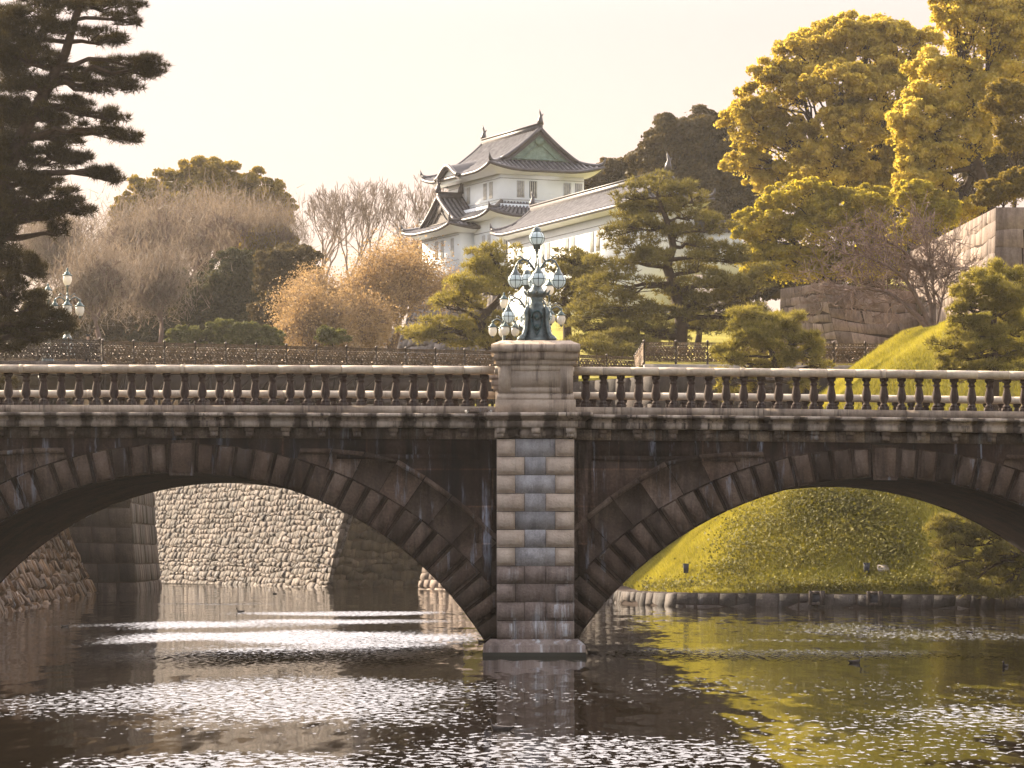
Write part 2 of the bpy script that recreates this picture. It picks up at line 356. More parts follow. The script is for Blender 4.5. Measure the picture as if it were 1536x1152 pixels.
# gust patches on the moat where wind has roughened the surface (world metres: x, y, half width, half depth, strength)
def W(px, py): Y = EYE * FPX / (py - HOR); return PX(px, Y), Y
PATCH = []
def patch(px0, px1, py0, py1, s):
    x0, ya = W(px0, (py0 + py1) / 2); x1, _ = W(px1, (py0 + py1) / 2); _, yf = W(0, py0); _, yn = W(0, py1)
    PATCH.append(((x0 + x1) / 2, (yf + yn) / 2, (x1 - x0) / 2, (yf - yn) / 2, s))
for a in ((130, 740, 943, 1000, 1.3), (60, 500, 932, 945, 1.2), (200, 480, 904, 908, 1.0), (330, 735, 917, 924, 1.1), (210, 400, 872, 879, 1.2), (350, 735, 928, 936, 1.2),
          (-60, 800, 1018, 1100, 1.0), (500, 1000, 1015, 1062, .62), (60, 560, 1128, 1165, .9), (560, 1130, 1092, 1160, .85), (700, 960, 1080, 1100, .45),
          (890, 1500, 970, 993, .95), (1130, 1560, 935, 962, .55), (1280, 1600, 1055, 1100, .72), (1060, 1460, 1080, 1110, .5), (1100, 1360, 958, 965, .6), (900, 1200, 1010, 1050, .42), (900, 1560, 1000, 1060, .35), (1000, 1560, 1060, 1150, .45)):
    patch(*a)
def make_water():
    xs = np.concatenate([np.linspace(-700, -50, 8), np.arange(-45, 45.1, .45), np.linspace(50, 700, 8)])
    ys = np.concatenate([np.linspace(-100, 30, 6), np.arange(33, 140, .35), np.arange(140, 300, 1.2), np.linspace(305, 700, 8)])
    X, Y = np.meshgrid(xs, ys); amp = np.zeros_like(X)
    wob = np.zeros_like(X); rg = np.random.default_rng(2)
    for _ in range(26):
        fx, fy = rg.normal() * .75, rg.normal() * .32; wob += np.sin(X * fx + Y * fy + rg.uniform(0, 6.28)) * .22
    for (cx, cy, rx, ry, s) in PATCH:
        r2 = ((X - cx) / rx) ** 2 + ((Y - cy) / ry) ** 2 + wob * .42
        amp = np.maximum(amp, s * (1 - sstep(.0, 1.7, r2)))
    V = np.stack([X, Y, np.zeros_like(X)], -1).reshape(-1, 3); nx, ny = len(xs), len(ys)
    i = (np.arange(ny - 1)[:, None] * nx + np.arange(nx - 1)[None, :]).ravel()
    t = NT('moat_water'); t.base((.012, .008, .004), .045, .5); t.p.inputs['IOR'].default_value = 1.33
    at = t.n('Attribute', attribute_name='ripple'); amp_s = at.outputs['Fac']
    def ncol(scale, size, det, rough):
        n = t.n('TexNoise'); n.inputs['Scale'].default_value = size; n.inputs['Detail'].default_value = det; n.inputs['Roughness'].default_value = rough; t.l(t.coords(scale), n.inputs['Vector'])
        v = t.n('VectorMath', operation='SUBTRACT'); t.l(n.outputs['Color'], v.inputs[0]); v.inputs[1].default_value = (.5, .5, .5); return v.outputs[0]
    def vm(op, a, b):
        v = t.n('VectorMath', operation=op)
        for k, x in ((0, a), (1, b)):
            if hasattr(x, 'links'): t.l(x, v.inputs[k])
            else: v.inputs[k].default_value = x
        return v.outputs[0]
    def sc(a, f):
        v = t.n('VectorMath', operation='SCALE'); t.l(a, v.inputs[0])
        if hasattr(f, 'links'): t.l(f, v.inputs['Scale'])
        else: v.inputs['Scale'].default_value = f
        return v.outputs[0]
    fac = t.noise(t.coords((6.5, 2.6, 1)), 1.0, 3, .62)
    hot = t.n('MapRange', interpolation_type='SMOOTHSTEP'); t.l(fac, hot.inputs[0]); lo_ = t.math('SUBTRACT', THR, t.math('MULTIPLY', amp_s, THRK)); t.l(lo_, hot.inputs[1]); t.l(t.math('ADD', lo_, .05), hot.inputs[2])
    tl = t.n('CombineXYZ'); t.l(t.math('MULTIPLY', hot.outputs[0], -RIP), tl.inputs[1])
    rip = vm('ADD', tl.outputs[0], sc(vm('MULTIPLY', ncol((9, 3.2, 1), 1.0, 2, .5), (.3, .30, 0)), t.math('MULTIPLY', amp_s, hot.outputs[0])))
    calm = vm('MULTIPLY', ncol((.35, .10, 1), 1.0, 3, .6), (.03, .035, 0)); small = vm('MULTIPLY', ncol((2.6, .5, 1), 1.0, 2, .5), (.03, .042, 0))
    nv = vm('NORMALIZE', vm('ADD', vm('ADD', rip, vm('ADD', calm, small)), (0, 0, 1)), (0, 0, 0)); t.l(nv, t.p.inputs['Normal'])
    o = np_obj('water', V, [np.stack([i, i + 1, i + nx + 1, i + nx], 1)], t.m); tag(o, kind='structure')
    a = o.data.attributes.new('ripple', 'FLOAT', 'POINT'); a.data.foreach_set('value', amp.astype(np.float32).ravel())
RIP, THR, THRK = .22, .685, .23
make_water()

# ------------------------------------------------------------------ stone bridge
K = 1 / 60.0                                     # metres per photo pixel on the bridge face, 84 m out
YW = 84.0; YB = 97.6                             # spandrel faces
bx = lambda px: (px - 768) * K
bz = lambda py: EYE + (HOR - py) * K
def camber(p):
    px = p[0] / K + 768; return (p[0], p[1], p[2] - (px * px - 802 * 802) * 4.24e-6 * K)
XL, XR = bx(-330), bx(1960)
ARCHES = [(bx(273), bz(711) + .0, 537 * K), (bx(1327), bz(716) + 5.3 * K, 555 * K)]     # centre x, crown z, radius
SPR = bz(963)
def half_span(a): return sqrt(a[2] ** 2 - (a[2] - (a[1] - SPR)) ** 2)
def intrados(x):
    for a in ARCHES:
        d = abs(x - a[0])
        if d < half_span(a): return a[1] - a[2] + sqrt(a[2] ** 2 - d * d)
    return -1.4
PCX = bx(802)

bridge = empty('stone_bridge', (PCX, YW, 0), 'dark weathered stone bridge with two low arches and a balustrade over the moat', 'bridge')
def spandrel(name, y):
    xs = list(np.arange(XL, XR, .16))
    for a in ARCHES: xs += [a[0] - half_span(a), a[0] - half_span(a) - 1e-3, a[0] + half_span(a), a[0] + half_span(a) + 1e-3]
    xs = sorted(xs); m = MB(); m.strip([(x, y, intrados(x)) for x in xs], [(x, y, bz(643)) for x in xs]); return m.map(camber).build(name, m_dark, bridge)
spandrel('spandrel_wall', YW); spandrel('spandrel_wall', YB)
for a in ARCHES:
    m = MB(); hs = half_span(a); N_ = 58; M_ = 9
    for j in range(M_):                                       # barrel vault laid in long courses
        y0 = YW - .10 + (YB - YW + .1) * j / M_; y1 = YW - .10 + (YB - YW + .1) * (j + 1) / M_ - .02
        f0 = asin(hs / a[2])
        for i in range(N_):
            f1 = -f0 + 2 * f0 * i / N_; f2 = -f0 + 2 * f0 * (i + 1) / N_ - .0015; rr = a[2] + random.Random(i * 31 + j).uniform(0, .035)
            q = [(a[0] + rr * sin(f), y, a[1] - a[2] + rr * cos(f)) for f, y in ((f1, y0), (f2, y0), (f2, y1), (f1, y1))]; m.add(q, [(0, 1, 2, 3)])
    rr = a[2] + .05; FF = [-f0 + 2 * f0 * i / N_ for i in range(N_ + 1)]
    m.strip([(a[0] + rr * sin(f), YW, a[1] - a[2] + rr * cos(f)) for f in FF], [(a[0] + rr * sin(f), YB, a[1] - a[2] + rr * cos(f)) for f in FF])
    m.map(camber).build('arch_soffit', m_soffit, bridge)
    kh = .335 / a[2]; nb = 19; fs = asin(hs / a[2])
    def pol(f, r, y): return np.array((a[0] + r * sin(f), y, a[1] - a[2] + r * cos(f)))
    for s in (-1, 1):
        ring = MB(); band = MB()
        for i in range(nb):
            f1 = kh + (fs - kh) * i / nb; f2 = kh + (fs - kh) * (i + 1) / nb - .0022
            t1 = .72 + .26 * (i / nb); A, B = (s * f1, s * f2)
            r0, r1 = a[2] - .012, a[2] + t1
            q = [pol(A, r0, YW - .06), pol(B, r0, YW - .06), pol(B, r1, YW - .06), pol(A, r1, YW - .06)]
            back = [p + np.array((0, .2, 0)) for p in q]
            ring.add(q + back, [(0, 1, 2, 3), (0, 1, 5, 4), (1, 2, 6, 5), (2, 3, 7, 6), (3, 0, 4, 7)])
            g = .0065; q2 = [pol(A + s * g, r0 + .03, YW - .06), pol(B - s * g, r0 + .03, YW - .06), pol(B - s * g, r1 - .03, YW - .06), pol(A + s * g, r1 - .03, YW - .06)]
            ring.raised(q2, (0, -1, 0), .10 + .04 * random.Random(i * 7 + (s > 0)).random(), .035)
        fb0 = .30; nbk = 9                                        # outer course that widens down the haunch
        for i in range(nbk):
            f1 = fb0 + (fs - .03 - fb0) * i / nbk; f2 = fb0 + (fs - .03 - fb0) * (i + 1) / nbk - .002
            def outer(f): return min(a[2] + .74 + .26 * ((f - kh) / (fs - kh)) + min(.78, (f - fb0) * 3.2 + .1), (bz(672) - (a[1] - a[2])) / cos(f))
            def inner(f): return a[2] + .72 + .26 * ((f - kh) / (fs - kh)) + .006
            if outer(f2) - inner(f2) < .06: continue
            q = [pol(s * f1, inner(f1), YW - .035), pol(s * f2, inner(f2), YW - .035), pol(s * f2, outer(f2), YW - .035), pol(s * f1, outer(f1), YW - .035)]
            band.add(q + [p + np.array((0, .1, 0)) for p in q], [(0, 1, 2, 3), (0, 1, 5, 4), (1, 2, 6, 5), (2, 3, 7, 6), (3, 0, 4, 7)])
            q3 = [pol(s * f1, outer(f1) + .01, YW - .02), pol(s * f2, outer(f2) + .01, YW - .02), pol(s * f2, outer(f2) + .15, YW - .02), pol(s * f1, outer(f1) + .15, YW - .02)]
            if outer(f1) < (bz(676) - (a[1] - a[2])) / cos(f1): band.raised(q3, (0, -1, 0), .09, .03)
        ring.map(camber).build('arch_ring', m_vous, bridge); band.map(camber).build('haunch_course', m_vous, bridge)
    ks = MB(); zt = bz(663) if a is ARCHES[0] else bz(663); zb = a[1] - .08
    xa, xb = .30, .34
    q = [(a[0] - xa, YW - .17, zb), (a[0] + xa, YW - .17, zb), (a[0] + xb, YW - .17, zt), (a[0] - xb, YW - .17, zt)]
    ks.add(q + [(p[0], YW + .2, p[2]) for p in q], [(0, 1, 2, 3), (0, 1, 5, 4), (1, 2, 6, 5), (2, 3, 7, 6), (3, 0, 4, 7)])
    q = [(a[0] - xa + .07, YW - .17, zb + .07), (a[0] + xa - .07, YW - .17, zb + .07), (a[0] + xb - .07, YW - .17, zt - .07), (a[0] - xb + .07, YW - .17, zt - .07)]
    ks.raised(q, (0, -1, 0), .05, .03); ks.map(camber).build('keystone', m_vous, bridge)
# panel mouldings beside the pier
for s, e0, e1 in ((-1, 716, 505), (1, 888, 1110)):
    m = MB(); x0, x1 = sorted((bx(e0), bx(e1)))
    m.box(x0, x1, YW - .07, YW + .02, bz(690), bz(683)); m.box(x0, x1, YW - .028, YW + .02, bz(682.6), bz(662))
    xp = bx(730) if s < 0 else bx(874); m.box(xp - .12, xp + .12, YW - .075, YW + .02, bz(930), bz(662))
    xv = bx(715) if s < 0 else bx(889); m.box(xv - .05, xv + .05, YW - .05, YW + .02, bz(815), bz(690.4))
    m.map(camber).build('panel_moulding', m_dark, bridge)
# deck, frieze, brackets, cornice, parapet, both sides
m = MB(); m.box(XL, XR, YW + .05, YB - .05, bz(700), bz(625)); m.map(camber).build('deck', m_gap, bridge)
frz = MB(); rng = random.Random(4); x = XL
while x < XR:
    w = rng.uniform(.55, 1.1); frz.box(x, x + w - .012, YW - .05 - rng.uniform(0, .012), YW + .1, bz(659.5), bz(644)); x += w
frz.map(camber).build('frieze', m_frieze, bridge)
brp = [880 - 53.3 * k for k in range(3, 25)]; brp = [697 - 53.6 * k for k in range(0, 15)] + [903 + 53.0 * k for k in range(0, 14)]
for px in brp:
    m = MB(); X = bx(px); m.box(X - .115, X + .115, YW - .30, YW - .06, bz(649), bz(643.2)); m.box(X - .095, X + .095, YW - .24, YW - .06, bz(656.5), bz(649.2))
    m.raised([(X - .07, YW - .24, bz(655.5)), (X + .07, YW - .24, bz(655.5)), (X + .07, YW - .24, bz(650.5)), (X - .07, YW - .24, bz(650.5))], (0, -1, 0), .03, .02)
    m.map(camber).build('bracket', m_frieze, bridge)
def cornice(m, yf, sg, x0, x1):
    Z = lambda py: bz(py); f = lambda d: yf + sg * d
    pr = [(f(.05), Z(643)), (f(-.42), Z(643)), (f(-.43), Z(634.2)), (f(-.36), Z(633.6)), (f(-.34), Z(631.5)), (f(-.38), Z(629)), (f(-.47), Z(627.6)), (f(-.62), Z(627.2)), (f(-.63), Z(623.4)), (f(-.58), Z(622.4)), (f(.3), Z(621.6)), (f(.3), Z(640))]
    m.extrude_x(pr, x0, x1)
for yf, sg in ((YW, 1), (YB, -1)):
    m = MB(); m_r = MB(); rng = random.Random(8); mids = PCX if sg > 0 else 1e9
    for k in range(-21, 22):
        x0 = bx(878) + .887 * k; x1 = x0 + .875
        if x1 < XL or x0 > XR or (sg > 0 and x0 < PCX + 1.3 and x1 > PCX - 1.3): continue
        cornice(m if x0 < mids else m_r, yf + rng.uniform(-.006, .006), sg, x0, x1)
    if sg > 0:
        cornice(m_r, yf, sg, PCX + 1.18, bx(878) + .887 * round((PCX + 1.3 - bx(878)) / .887 + .49) - .012)
        cornice(m, yf, sg, bx(878) + .887 * round((PCX - 1.3 - bx(878)) / .887 - .49) , PCX - 1.18)
        m_r.map(camber).build('cornice', m_cornice, bridge)
    m.map(camber).build('cornice', m_cornice, bridge)
    m = MB(); yc = yf + sg * .10
    for k in range(-7, 8):
        x0 = bx(932) + 3.55 * k; m.box(x0, x0 + 3.538, yc - .28, yc + .28, bz(621.5), bz(610.4))
    m.map(camber).build('balustrade_plinth', m_pale, bridge)
    m = MB(); rp = [(yc - .20, bz(562)), (yc - .26, bz(560.6)), (yc - .29, bz(558)), (yc - .30, bz(555)), (yc - .27, bz(551.6)), (yc - .20, bz(550)), (yc + .2, bz(550)), (yc + .27, bz(551.6)), (yc + .30, bz(555)), (yc + .29, bz(558)), (yc + .26, bz(560.6)), (yc + .2, bz(562))]
    js = [-330, 33, 275, 513, 742, 862, 1113, 1325, 1560, 1800, 1960]
    for p, q in zip(js[:-1], js[1:]):
        n = max(1, int((q - p) / 40))
        for i in range(n): m.extrude_x(rp, bx(p + (q - p) * i / n), bx(p + (q - p) * (i + 1) / n) - (.012 if i == n - 1 else 0))
    for p in (33, 275, 1113, 1325): m.extrude_x([(yc + (y - yc) * 1.05, bz(556) + (z - bz(556)) * 1.08) for y, z in rp], bx(p) - .055, bx(p) + .045)
    m.map(camber).build('handrail', m_rail, bridge)
def baluster_mesh():
    h = .80; m = MB()
    m.box(-.115, .115, -.115, .115, 0, .09); m.box(-.10, .10, -.10, .10, h - .075, h)
    m.lathe([(.085, .09), (.10, .11), (.10, .135), (.07, .16), (.066, .18), (.085, .21), (.108, .26), (.118, .31), (.114, .37), (.098, .45), (.08, .54), (.07, .585), (.075, .60), (.098, .615), (.098, .64), (.07, .66), (.068, .69), (.085, .715), (.095, .726)], n=14)
    return m
def balusters():
    proto = None; stuffm = MB()
    front = [878.7 + 26.35 * k for k in range(27)] + [725.8 - 26.45 * k for k in range(29)]
    b0 = baluster_mesh()
    for px in front:
        X = bx(px); z = camber((X, 0, bz(610.2)))[2]
        if proto is None:
            proto = b0.build('baluster', m_bal, None, (0, 0, 0), True); o = proto; o.parent = bridge
        else: o = proto.copy(); COL.objects.link(o); o.parent = bridge
        rl = root_loc(bridge); o.location = (X - rl[0], YW + .10 - rl[1], z - rl[2])
    backs = [PCX + s * (1.35 + .4392 * k) for k in range(40) for s in (-1, 1)]
    for i, X in enumerate(backs):
        z = camber((X, 0, bz(610.2)))[2]
        if i < 44:
            o = proto.copy(); COL.objects.link(o); o.parent = bridge; rl = root_loc(bridge); o.location = (X - rl[0], YB - .10 - rl[1], z - rl[2])
        elif abs(X) < 17:
            b = baluster_mesh(); b.map(lambda p: (p[0] + X, p[1] + YB - .10, p[2] + z)); stuffm.add(b.v, b.f)
    for px in [878.7 + 26.35 * k for k in range(27, 41)] + [725.8 - 26.45 * k for k in range(29, 40)]:
        X = bx(px); z = camber((X, 0, bz(610.2)))[2]; b = baluster_mesh(); b.map(lambda p: (p[0] + X, p[1] + YW + .10, p[2] + z)); stuffm.add(b.v, b.f)
    tag(stuffm.build('far_balusters', m_bal, bridge, smooth=True), kind='stuff')
balusters()
# pier with quoins, foot, cap and pedestal
def pier(front):
    yf = YW - .62 if front else YB + .62; sg = 1 if front else -1; cx = PCX if front else .43
    ox = cx - PCX; X = lambda px: bx(px) + ox; Yd = lambda d: yf + sg * d
    def bb(m, a_, b_, d0, d1, z0, z1): m.box(X(a_), X(b_), min(Yd(d0), Yd(d1)), max(Yd(d0), Yd(d1)), bz(z0), bz(z1))
    if front:
        m = MB(); bb(m, 746, 859, .02, .75, 985, 658); m.build('pier_shaft', m_gap, bridge)
        zb = [659.5, 686.2, 713.4, 740.6, 767.5, 794.6, 821.2, 848.7, 875, 902.5, 930, 958]
        q1, q2, sl1, bl = MB(), MB(), MB(), MB()
        for i in range(11):
            wide = i % 2 == 1; a_, b_ = (787, 818) if wide else (773, 832); t0, t1 = zb[i] + .5, zb[i + 1] - .5
            q = q1 if i < 7 else q2
            for l, r in ((745.3, a_ - .5), (b_ + .5, 860.7)):
                bb(q, l, r, 0, .3, t1, t0)
                q.raised([(X(l + 2.4), yf, bz(t1 - 2.4)), (X(r - 2.4), yf, bz(t1 - 2.4)), (X(r - 2.4), yf, bz(t0 + 2.4)), (X(l + 2.4), yf, bz(t0 + 2.4))], (0, -1, 0), .085, .03)
                # return of the block on the pier's side
            s_ = sl1 if i < 7 else bl
            bb(s_, a_, b_, -.012 if i % 2 else -.004, .3, t1 + .3, t0 - .3)
            bb(q1 if i < 7 else q2, 745.3, 745.31 + 1.0, .31, .64, t1, t0); bb(q1 if i < 7 else q2, 859.6, 860.7, .31, .64, t1, t0)
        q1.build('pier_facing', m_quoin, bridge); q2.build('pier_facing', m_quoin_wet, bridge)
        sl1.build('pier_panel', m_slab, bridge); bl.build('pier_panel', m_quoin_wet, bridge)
        m = MB(); x0, x1 = X(725), X(877); z0, zt = -1.2, bz(967); zt2 = bz(958); ix = 10 * K
        for p, q, r_, s_ in ((x0, x1, yf - .32, yf + .9),):
            m.box(p, q, r_, s_, z0, zt)
            m.add([(p, r_, zt), (q, r_, zt), (q, s_, zt), (p, s_, zt), (p + ix, r_ + .22, zt2), (q - ix, r_ + .22, zt2), (q - ix, s_, zt2), (p + ix, s_, zt2)], [(4, 5, 6, 7), (0, 1, 5, 4), (1, 2, 6, 5), (2, 3, 7, 6), (3, 0, 4, 7)])
        m.build('pier_foot', m_quoin_wet, bridge); m = MB(); m.box(x0 - .012, x1 + .012, yf - .332, yf + .9, -.3, .10); m.build('waterline_algae', m_algae, bridge)
        m = MB(); bb(m, 742, 864, -.06, .7, 658, 644)
        for k, (l, r) in enumerate(((744, 758), (797, 810), (848, 862))):
            bb(m, l, r, -.24, -.06, 651, 643); bb(m, l + 1.5, r - 1.5, -.18, -.06, 656.5, 651.2)
        for l, r in ((762, 777), (780, 793), (813, 826), (830, 844)): bb(m, l, r, -.10, -.06, 656, 645.5)
        m.build('pier_bracket_course', m_cornice, bridge)
    m = MB()
    bb(m, 731, 876.5, -.28, 1.5, 642.6, 633.2)
    o1, o2 = (731, 876.5, -.28), (719, 888, -.48)
    lo = [(X(o1[0]), Yd(o1[2]), bz(633.2)), (X(o1[1]), Yd(o1[2]), bz(633.2)), (X(o1[1]), Yd(1.5), bz(633.2)), (X(o1[0]), Yd(1.5), bz(633.2))]
    hi = [(X(o2[0]), Yd(o2[2]), bz(626.5)), (X(o2[1]), Yd(o2[2]), bz(626.5)), (X(o2[1]), Yd(1.5), bz(626.5)), (X(o2[0]), Yd(1.5), bz(626.5))]
    m.add(lo + hi, [(0, 1, 5, 4), (1, 2, 6, 5), (2, 3, 7, 6), (3, 0, 4, 7)]); bb(m, 719, 888, -.48, 1.5, 626.5, 621)
    m.build('pier_cornice', m_cornice, bridge)
    m = MB()
    bb(m, 743, 863, -.02, 1.9, 621, 601); bb(m, 745.5, 860.5, .03, 1.86, 601, 596)
    def frus(a0, b0, d0, e0, z0, a1, b1, d1, e1, z1):
        A = [(X(a0), Yd(d0), bz(z0)), (X(b0), Yd(d0), bz(z0)), (X(b0), Yd(e0), bz(z0)), (X(a0), Yd(e0), bz(z0))]; B = [(X(a1), Yd(d1), bz(z1)), (X(b1), Yd(d1), bz(z1)), (X(b1), Yd(e1), bz(z1)), (X(a1), Yd(e1), bz(z1))]
        m.add(A + B, [(0, 1, 5, 4), (1, 2, 6, 5), (2, 3, 7, 6), (3, 0, 4, 7), (4, 5, 6, 7)])
    frus(745.5, 860.5, .03, 1.86, 596, 747.5, 859, .07, 1.82, 591.5)
    bb(m, 747.5, 859, .07, 1.82, 591.5, 549); fy = Yd(.07)
    for l, r, t0, t1 in ((747.9, 766, 591, 549.6), (840, 858.6, 591, 549.6), (766, 840, 558, 549.6), (766, 840, 591, 583)): bb(m, l, r, .055, .08, t0, t1)
    bb(m, 767.2, 838.8, .058, .08, 581.8, 559.2)
    m.build('pedestal', m_pale, bridge)
    m = MB(); bb(m, 744, 862.5, .02, 1.88, 549, 541.5); bb(m, 740.5, 866, -.05, 1.94, 541.5, 530); bb(m, 737, 869.5, -.12, 2.0, 530, 519)
    frus(737, 869.5, -.12, 2.0, 519, 752, 855, .15, 1.75, 512.4); m.build('pedestal_cap', m_pale, bridge)
pier(True); pier(False)

# ------------------------------------------------------------------ lamps
def ornate_lamp():
    r = empty('street_lamp', (0, 0, 0), 'x', 'street lamp', 'globe lamps on the stone bridge pedestals')
    u = .01687
    m = MB()                                              # four-sided scrolled base
    m.lathe([(27 * u, 0), (30 * u, 3 * u), (26 * u, 7 * u), (23 * u, 14 * u), (20 * u, 26 * u), (19 * u, 36 * u), (21 * u, 44 * u), (18 * u, 50 * u), (13 * u, 55 * u), (11 * u, 62 * u), (13 * u, 66 * u), (10 * u, 70 * u)], n=4, rot=pi / 4)
    for k in range(4):
        t_ = pi / 4 + k * pi / 2; c, s = cos(t_), sin(t_)
        pts = [(34, 0), (33, 5), (27, 10), (23, 20), (21, 34), (23, 44), (21, 50), (17, 52)]
        m.tube([(a_ * u * c, a_ * u * s, b_ * u) for a_, b_ in pts], [5 * u, 5 * u, 3.6 * u, 3.2 * u, 3.2 * u, 3.8 * u, 3 * u, 1.5 * u], 8)
        m.lathe([(0.5 * u, 0), (4.5 * u, 1 * u), (6.5 * u, 4 * u), (4.5 * u, 7 * u), (.5 * u, 8 * u)], (33 * u * c, 33 * u * s, 0), 8)
    m.build('lamp_base', m_bronze, r)
    m = MB()
    for k in range(4):                                    # masks and wreaths on the four faces
        t_ = k * pi / 2; c, s = cos(t_), sin(t_); R_ = 16.5 * u
        for dz, rr in ((22, 5), (36, 4.2)):
            m.lathe([(.3 * u, -rr * u), (rr * .7 * u, -rr * .7 * u), (rr * u, 0), (rr * .75 * u, rr * .7 * u), (.3 * u, rr * u)], (R_ * c, R_ * s, dz * u), 8)
        arc = [(R_ * c - s * 8 * u * cos(q), R_ * s + c * 8 * u * cos(q), (38 + 8 * sin(q)) * u) for q in np.linspace(-.3, pi + .3, 9)]
        m.tube(arc, 1.5 * u, 6)
        m.tube([(R_ * c - s * 9 * u, R_ * s + c * 9 * u, 36 * u), (R_ * c - s * 6 * u, R_ * s + c * 6 * u, 22 * u), (R_ * c * 1.05, R_ * s * 1.05, 10 * u), (R_ * c + s * 6 * u, R_ * s - c * 6 * u, 22 * u), (R_ * c + s * 9 * u, R_ * s - c * 9 * u, 36 * u)], 1.3 * u, 6)
    m.build('mask_ornament', m_bronze2, r)
    m = MB()
    m.lathe([(9 * u, 66 * u), (14 * u, 69 * u), (16 * u, 73 * u), (11 * u, 77 * u), (9 * u, 80 * u), (7 * u, 84 * u), (4 * u, 92 * u), (3 * u, 110 * u), (2.2 * u, 114 * u), (3.6 * u, 117 * u), (2.3 * u, 120 * u), (2 * u, 134 * u), (3.4 * u, 137 * u), (1.8 * u, 140 * u), (3 * u, 142 * u), (5 * u, 146 * u)], n=12)
    for k in range(8):
        t_ = k * pi / 4; c, s = cos(t_), sin(t_); m.tube([(8 * u * c, 8 * u * s, 71 * u), (17 * u * c, 17 * u * s, 73 * u), (20 * u * c, 20 * u * s, 78 * u)], [3 * u, 2.4 * u, .6 * u], 6)
    m.build('lamp_stem', m_bronze, r, smooth=True)
    def globe(cx, cy, cz, rad, up):
        g = MB(); g.lathe([(rad * max(.02, sin(q)), rad * -cos(q)) for q in np.linspace(0, pi, 15)], (cx, cy, cz), 20); go = g.build('globe', m_globe, r, smooth=True)
        c = MB(); rr = rad * 1.012
        c.tube([(cx + rr * cos(q), cy + rr * sin(q), cz) for q in np.linspace(0, 2 * pi, 21)], .011, 5, False)
        for k in range(4):
            t_ = k * pi / 4 * 2 / 2
            c.tube([(cx + rr * sin(q) * cos(t_), cy + rr * sin(q) * sin(t_), cz + rr * cos(q)) for q in np.linspace(0, 2 * pi, 21)], .008, 4, False)
        c.build('globe_cage', m_bronze2, go)
        c = MB()
        if up:
            c.lathe([(.09, -rad * .96 - .09), (.10, -rad * .92), (.115, -rad * .80), (.10, -rad * .7)], (cx, cy, cz), 10)
            c.lathe([(rad * .58, rad * .80), (rad * .62, rad * .95), (rad * .50, rad * 1.05), (rad * .54, rad * 1.2), (rad * .46, rad * 1.32), (rad * .2, rad * 1.5), (.01, rad * 1.62)], (cx, cy, cz), 10)
        else:
            c.lathe([(rad * .72, rad * .68), (rad * .62, rad * .9), (rad * .42, rad * 1.2), (rad * .22, rad * 1.6), (.03, rad * 1.85)], (cx, cy, cz), 10)
            c.lathe([(.01, -rad * 1.18), (.035, -rad * 1.08), (.05, -rad * .98), (.03, -rad * .9)], (cx, cy, cz), 8)
        c.build('globe_cap', m_bronze, go)
    globe(0, 0, 155 * u, 11.3 * u, True)
    for k in range(4):
        t_ = k * pi / 2 + .06; c, s = cos(t_), sin(t_); R_ = 32 * u
        m = MB(); pts = [(2, 104), (7, 113), (13, 121), (20, 124), (27, 121), (31, 114), (32, 111)]
        m.tube([(a_ * u * c, a_ * u * s, b_ * u) for a_, b_ in pts], [.035, .035, .03, .028, .026, .024, .03], 6)
        for pts in ([(7, 113), (12, 112), (14, 116), (11, 118)], [(13, 121), (9, 126), (11, 131)], [(20, 124), (25, 128), (29, 128), (31, 124)], [(27, 121), (22, 117), (20, 119)]):
            m.tube([(a_ * u * c, a_ * u * s, b_ * u) for a_, b_ in pts], [.026, .022, .018, .010][:len(pts)], 5)
        m.build('arm', m_bronze, r); globe(R_ * c, R_ * s, 92 * u, 10.9 * u, False)
    return r
lamp1 = ornate_lamp(); lamp1.location = (PX(805, 84.9), 84.32, bz(512.6))
lamp1['label'] = 'green bronze lamp with five glass globes on the front pedestal of the stone bridge'
lamp2 = copy_tree(lamp1); lamp2.location = (PX(790.5, 97.3), 97.3, camber((.4, 0, bz(512.6)))[2])
lamp2['label'] = 'green bronze globe lamp half hidden behind the front pedestal lamp of the stone bridge'

def urn_lamp():
    r = empty('street_lamp', (0, 0, 0), 'x', 'street lamp', 'urn lamps on the iron bridge')
    m = MB(); m.lathe([(.62, 0), (.62, .18), (.5, .25), (.42, .7), (.36, .95), (.40, 1.02)], n=4, rot=pi / 4); m.lathe([(.30, 1.0), (.22, 1.15), (.16, 1.3)], n=10); m.build('lamp_base', m_bronze, r)
    m = MB(); m.lathe([(.17, 1.28), (.15, 1.5), (.12, 1.9), (.15, 1.95), (.10, 2.05), (.085, 3.2), (.11, 3.25), (.07, 3.35), (.06, 3.95), (.10, 4.0), (.14, 4.06)], n=10)
    m.build('lamp_stem', m_bronze, r)
    def urn(cx, cy, cz):
        g = MB(); g.lathe([(.06, -.30), (.17, -.24), (.245, -.08), (.26, .06), (.235, .19), (.18, .25)], (cx, cy, cz), 14); go = g.build('lamp_glass', m_urn, r, smooth=True)
        c = MB(); c.lathe([(.29, .24), (.30, .28), (.17, .34), (.15, .42), (.09, .46), (.05, .55), (.07, .60), (.01, .70)], (cx, cy, cz), 10); c.lathe([(.01, -.42), (.05, -.38), (.08, -.31), (.06, -.27)], (cx, cy, cz), 8); c.build('lamp_cap', m_bronze2, go)
    urn(0, 0, 4.36)
    for k in range(4):
        t_ = k * pi / 2 + .12; c, s = cos(t_), sin(t_)
        m = MB(); m.tube([(a_ * c, a_ * s, b_) for a_, b_ in ((.05, 3.1), (.25, 3.32), (.45, 3.4), (.62, 3.3), (.70, 3.1))], .045, 6); m.tube([(a_ * c, a_ * s, b_) for a_, b_ in ((.06, 3.5), (.2, 3.42), (.36, 3.6), (.48, 3.5))], .03, 5); m.build('arm', m_bronze, r)
        urn(.70 * c, .70 * s, 2.62)
    return r
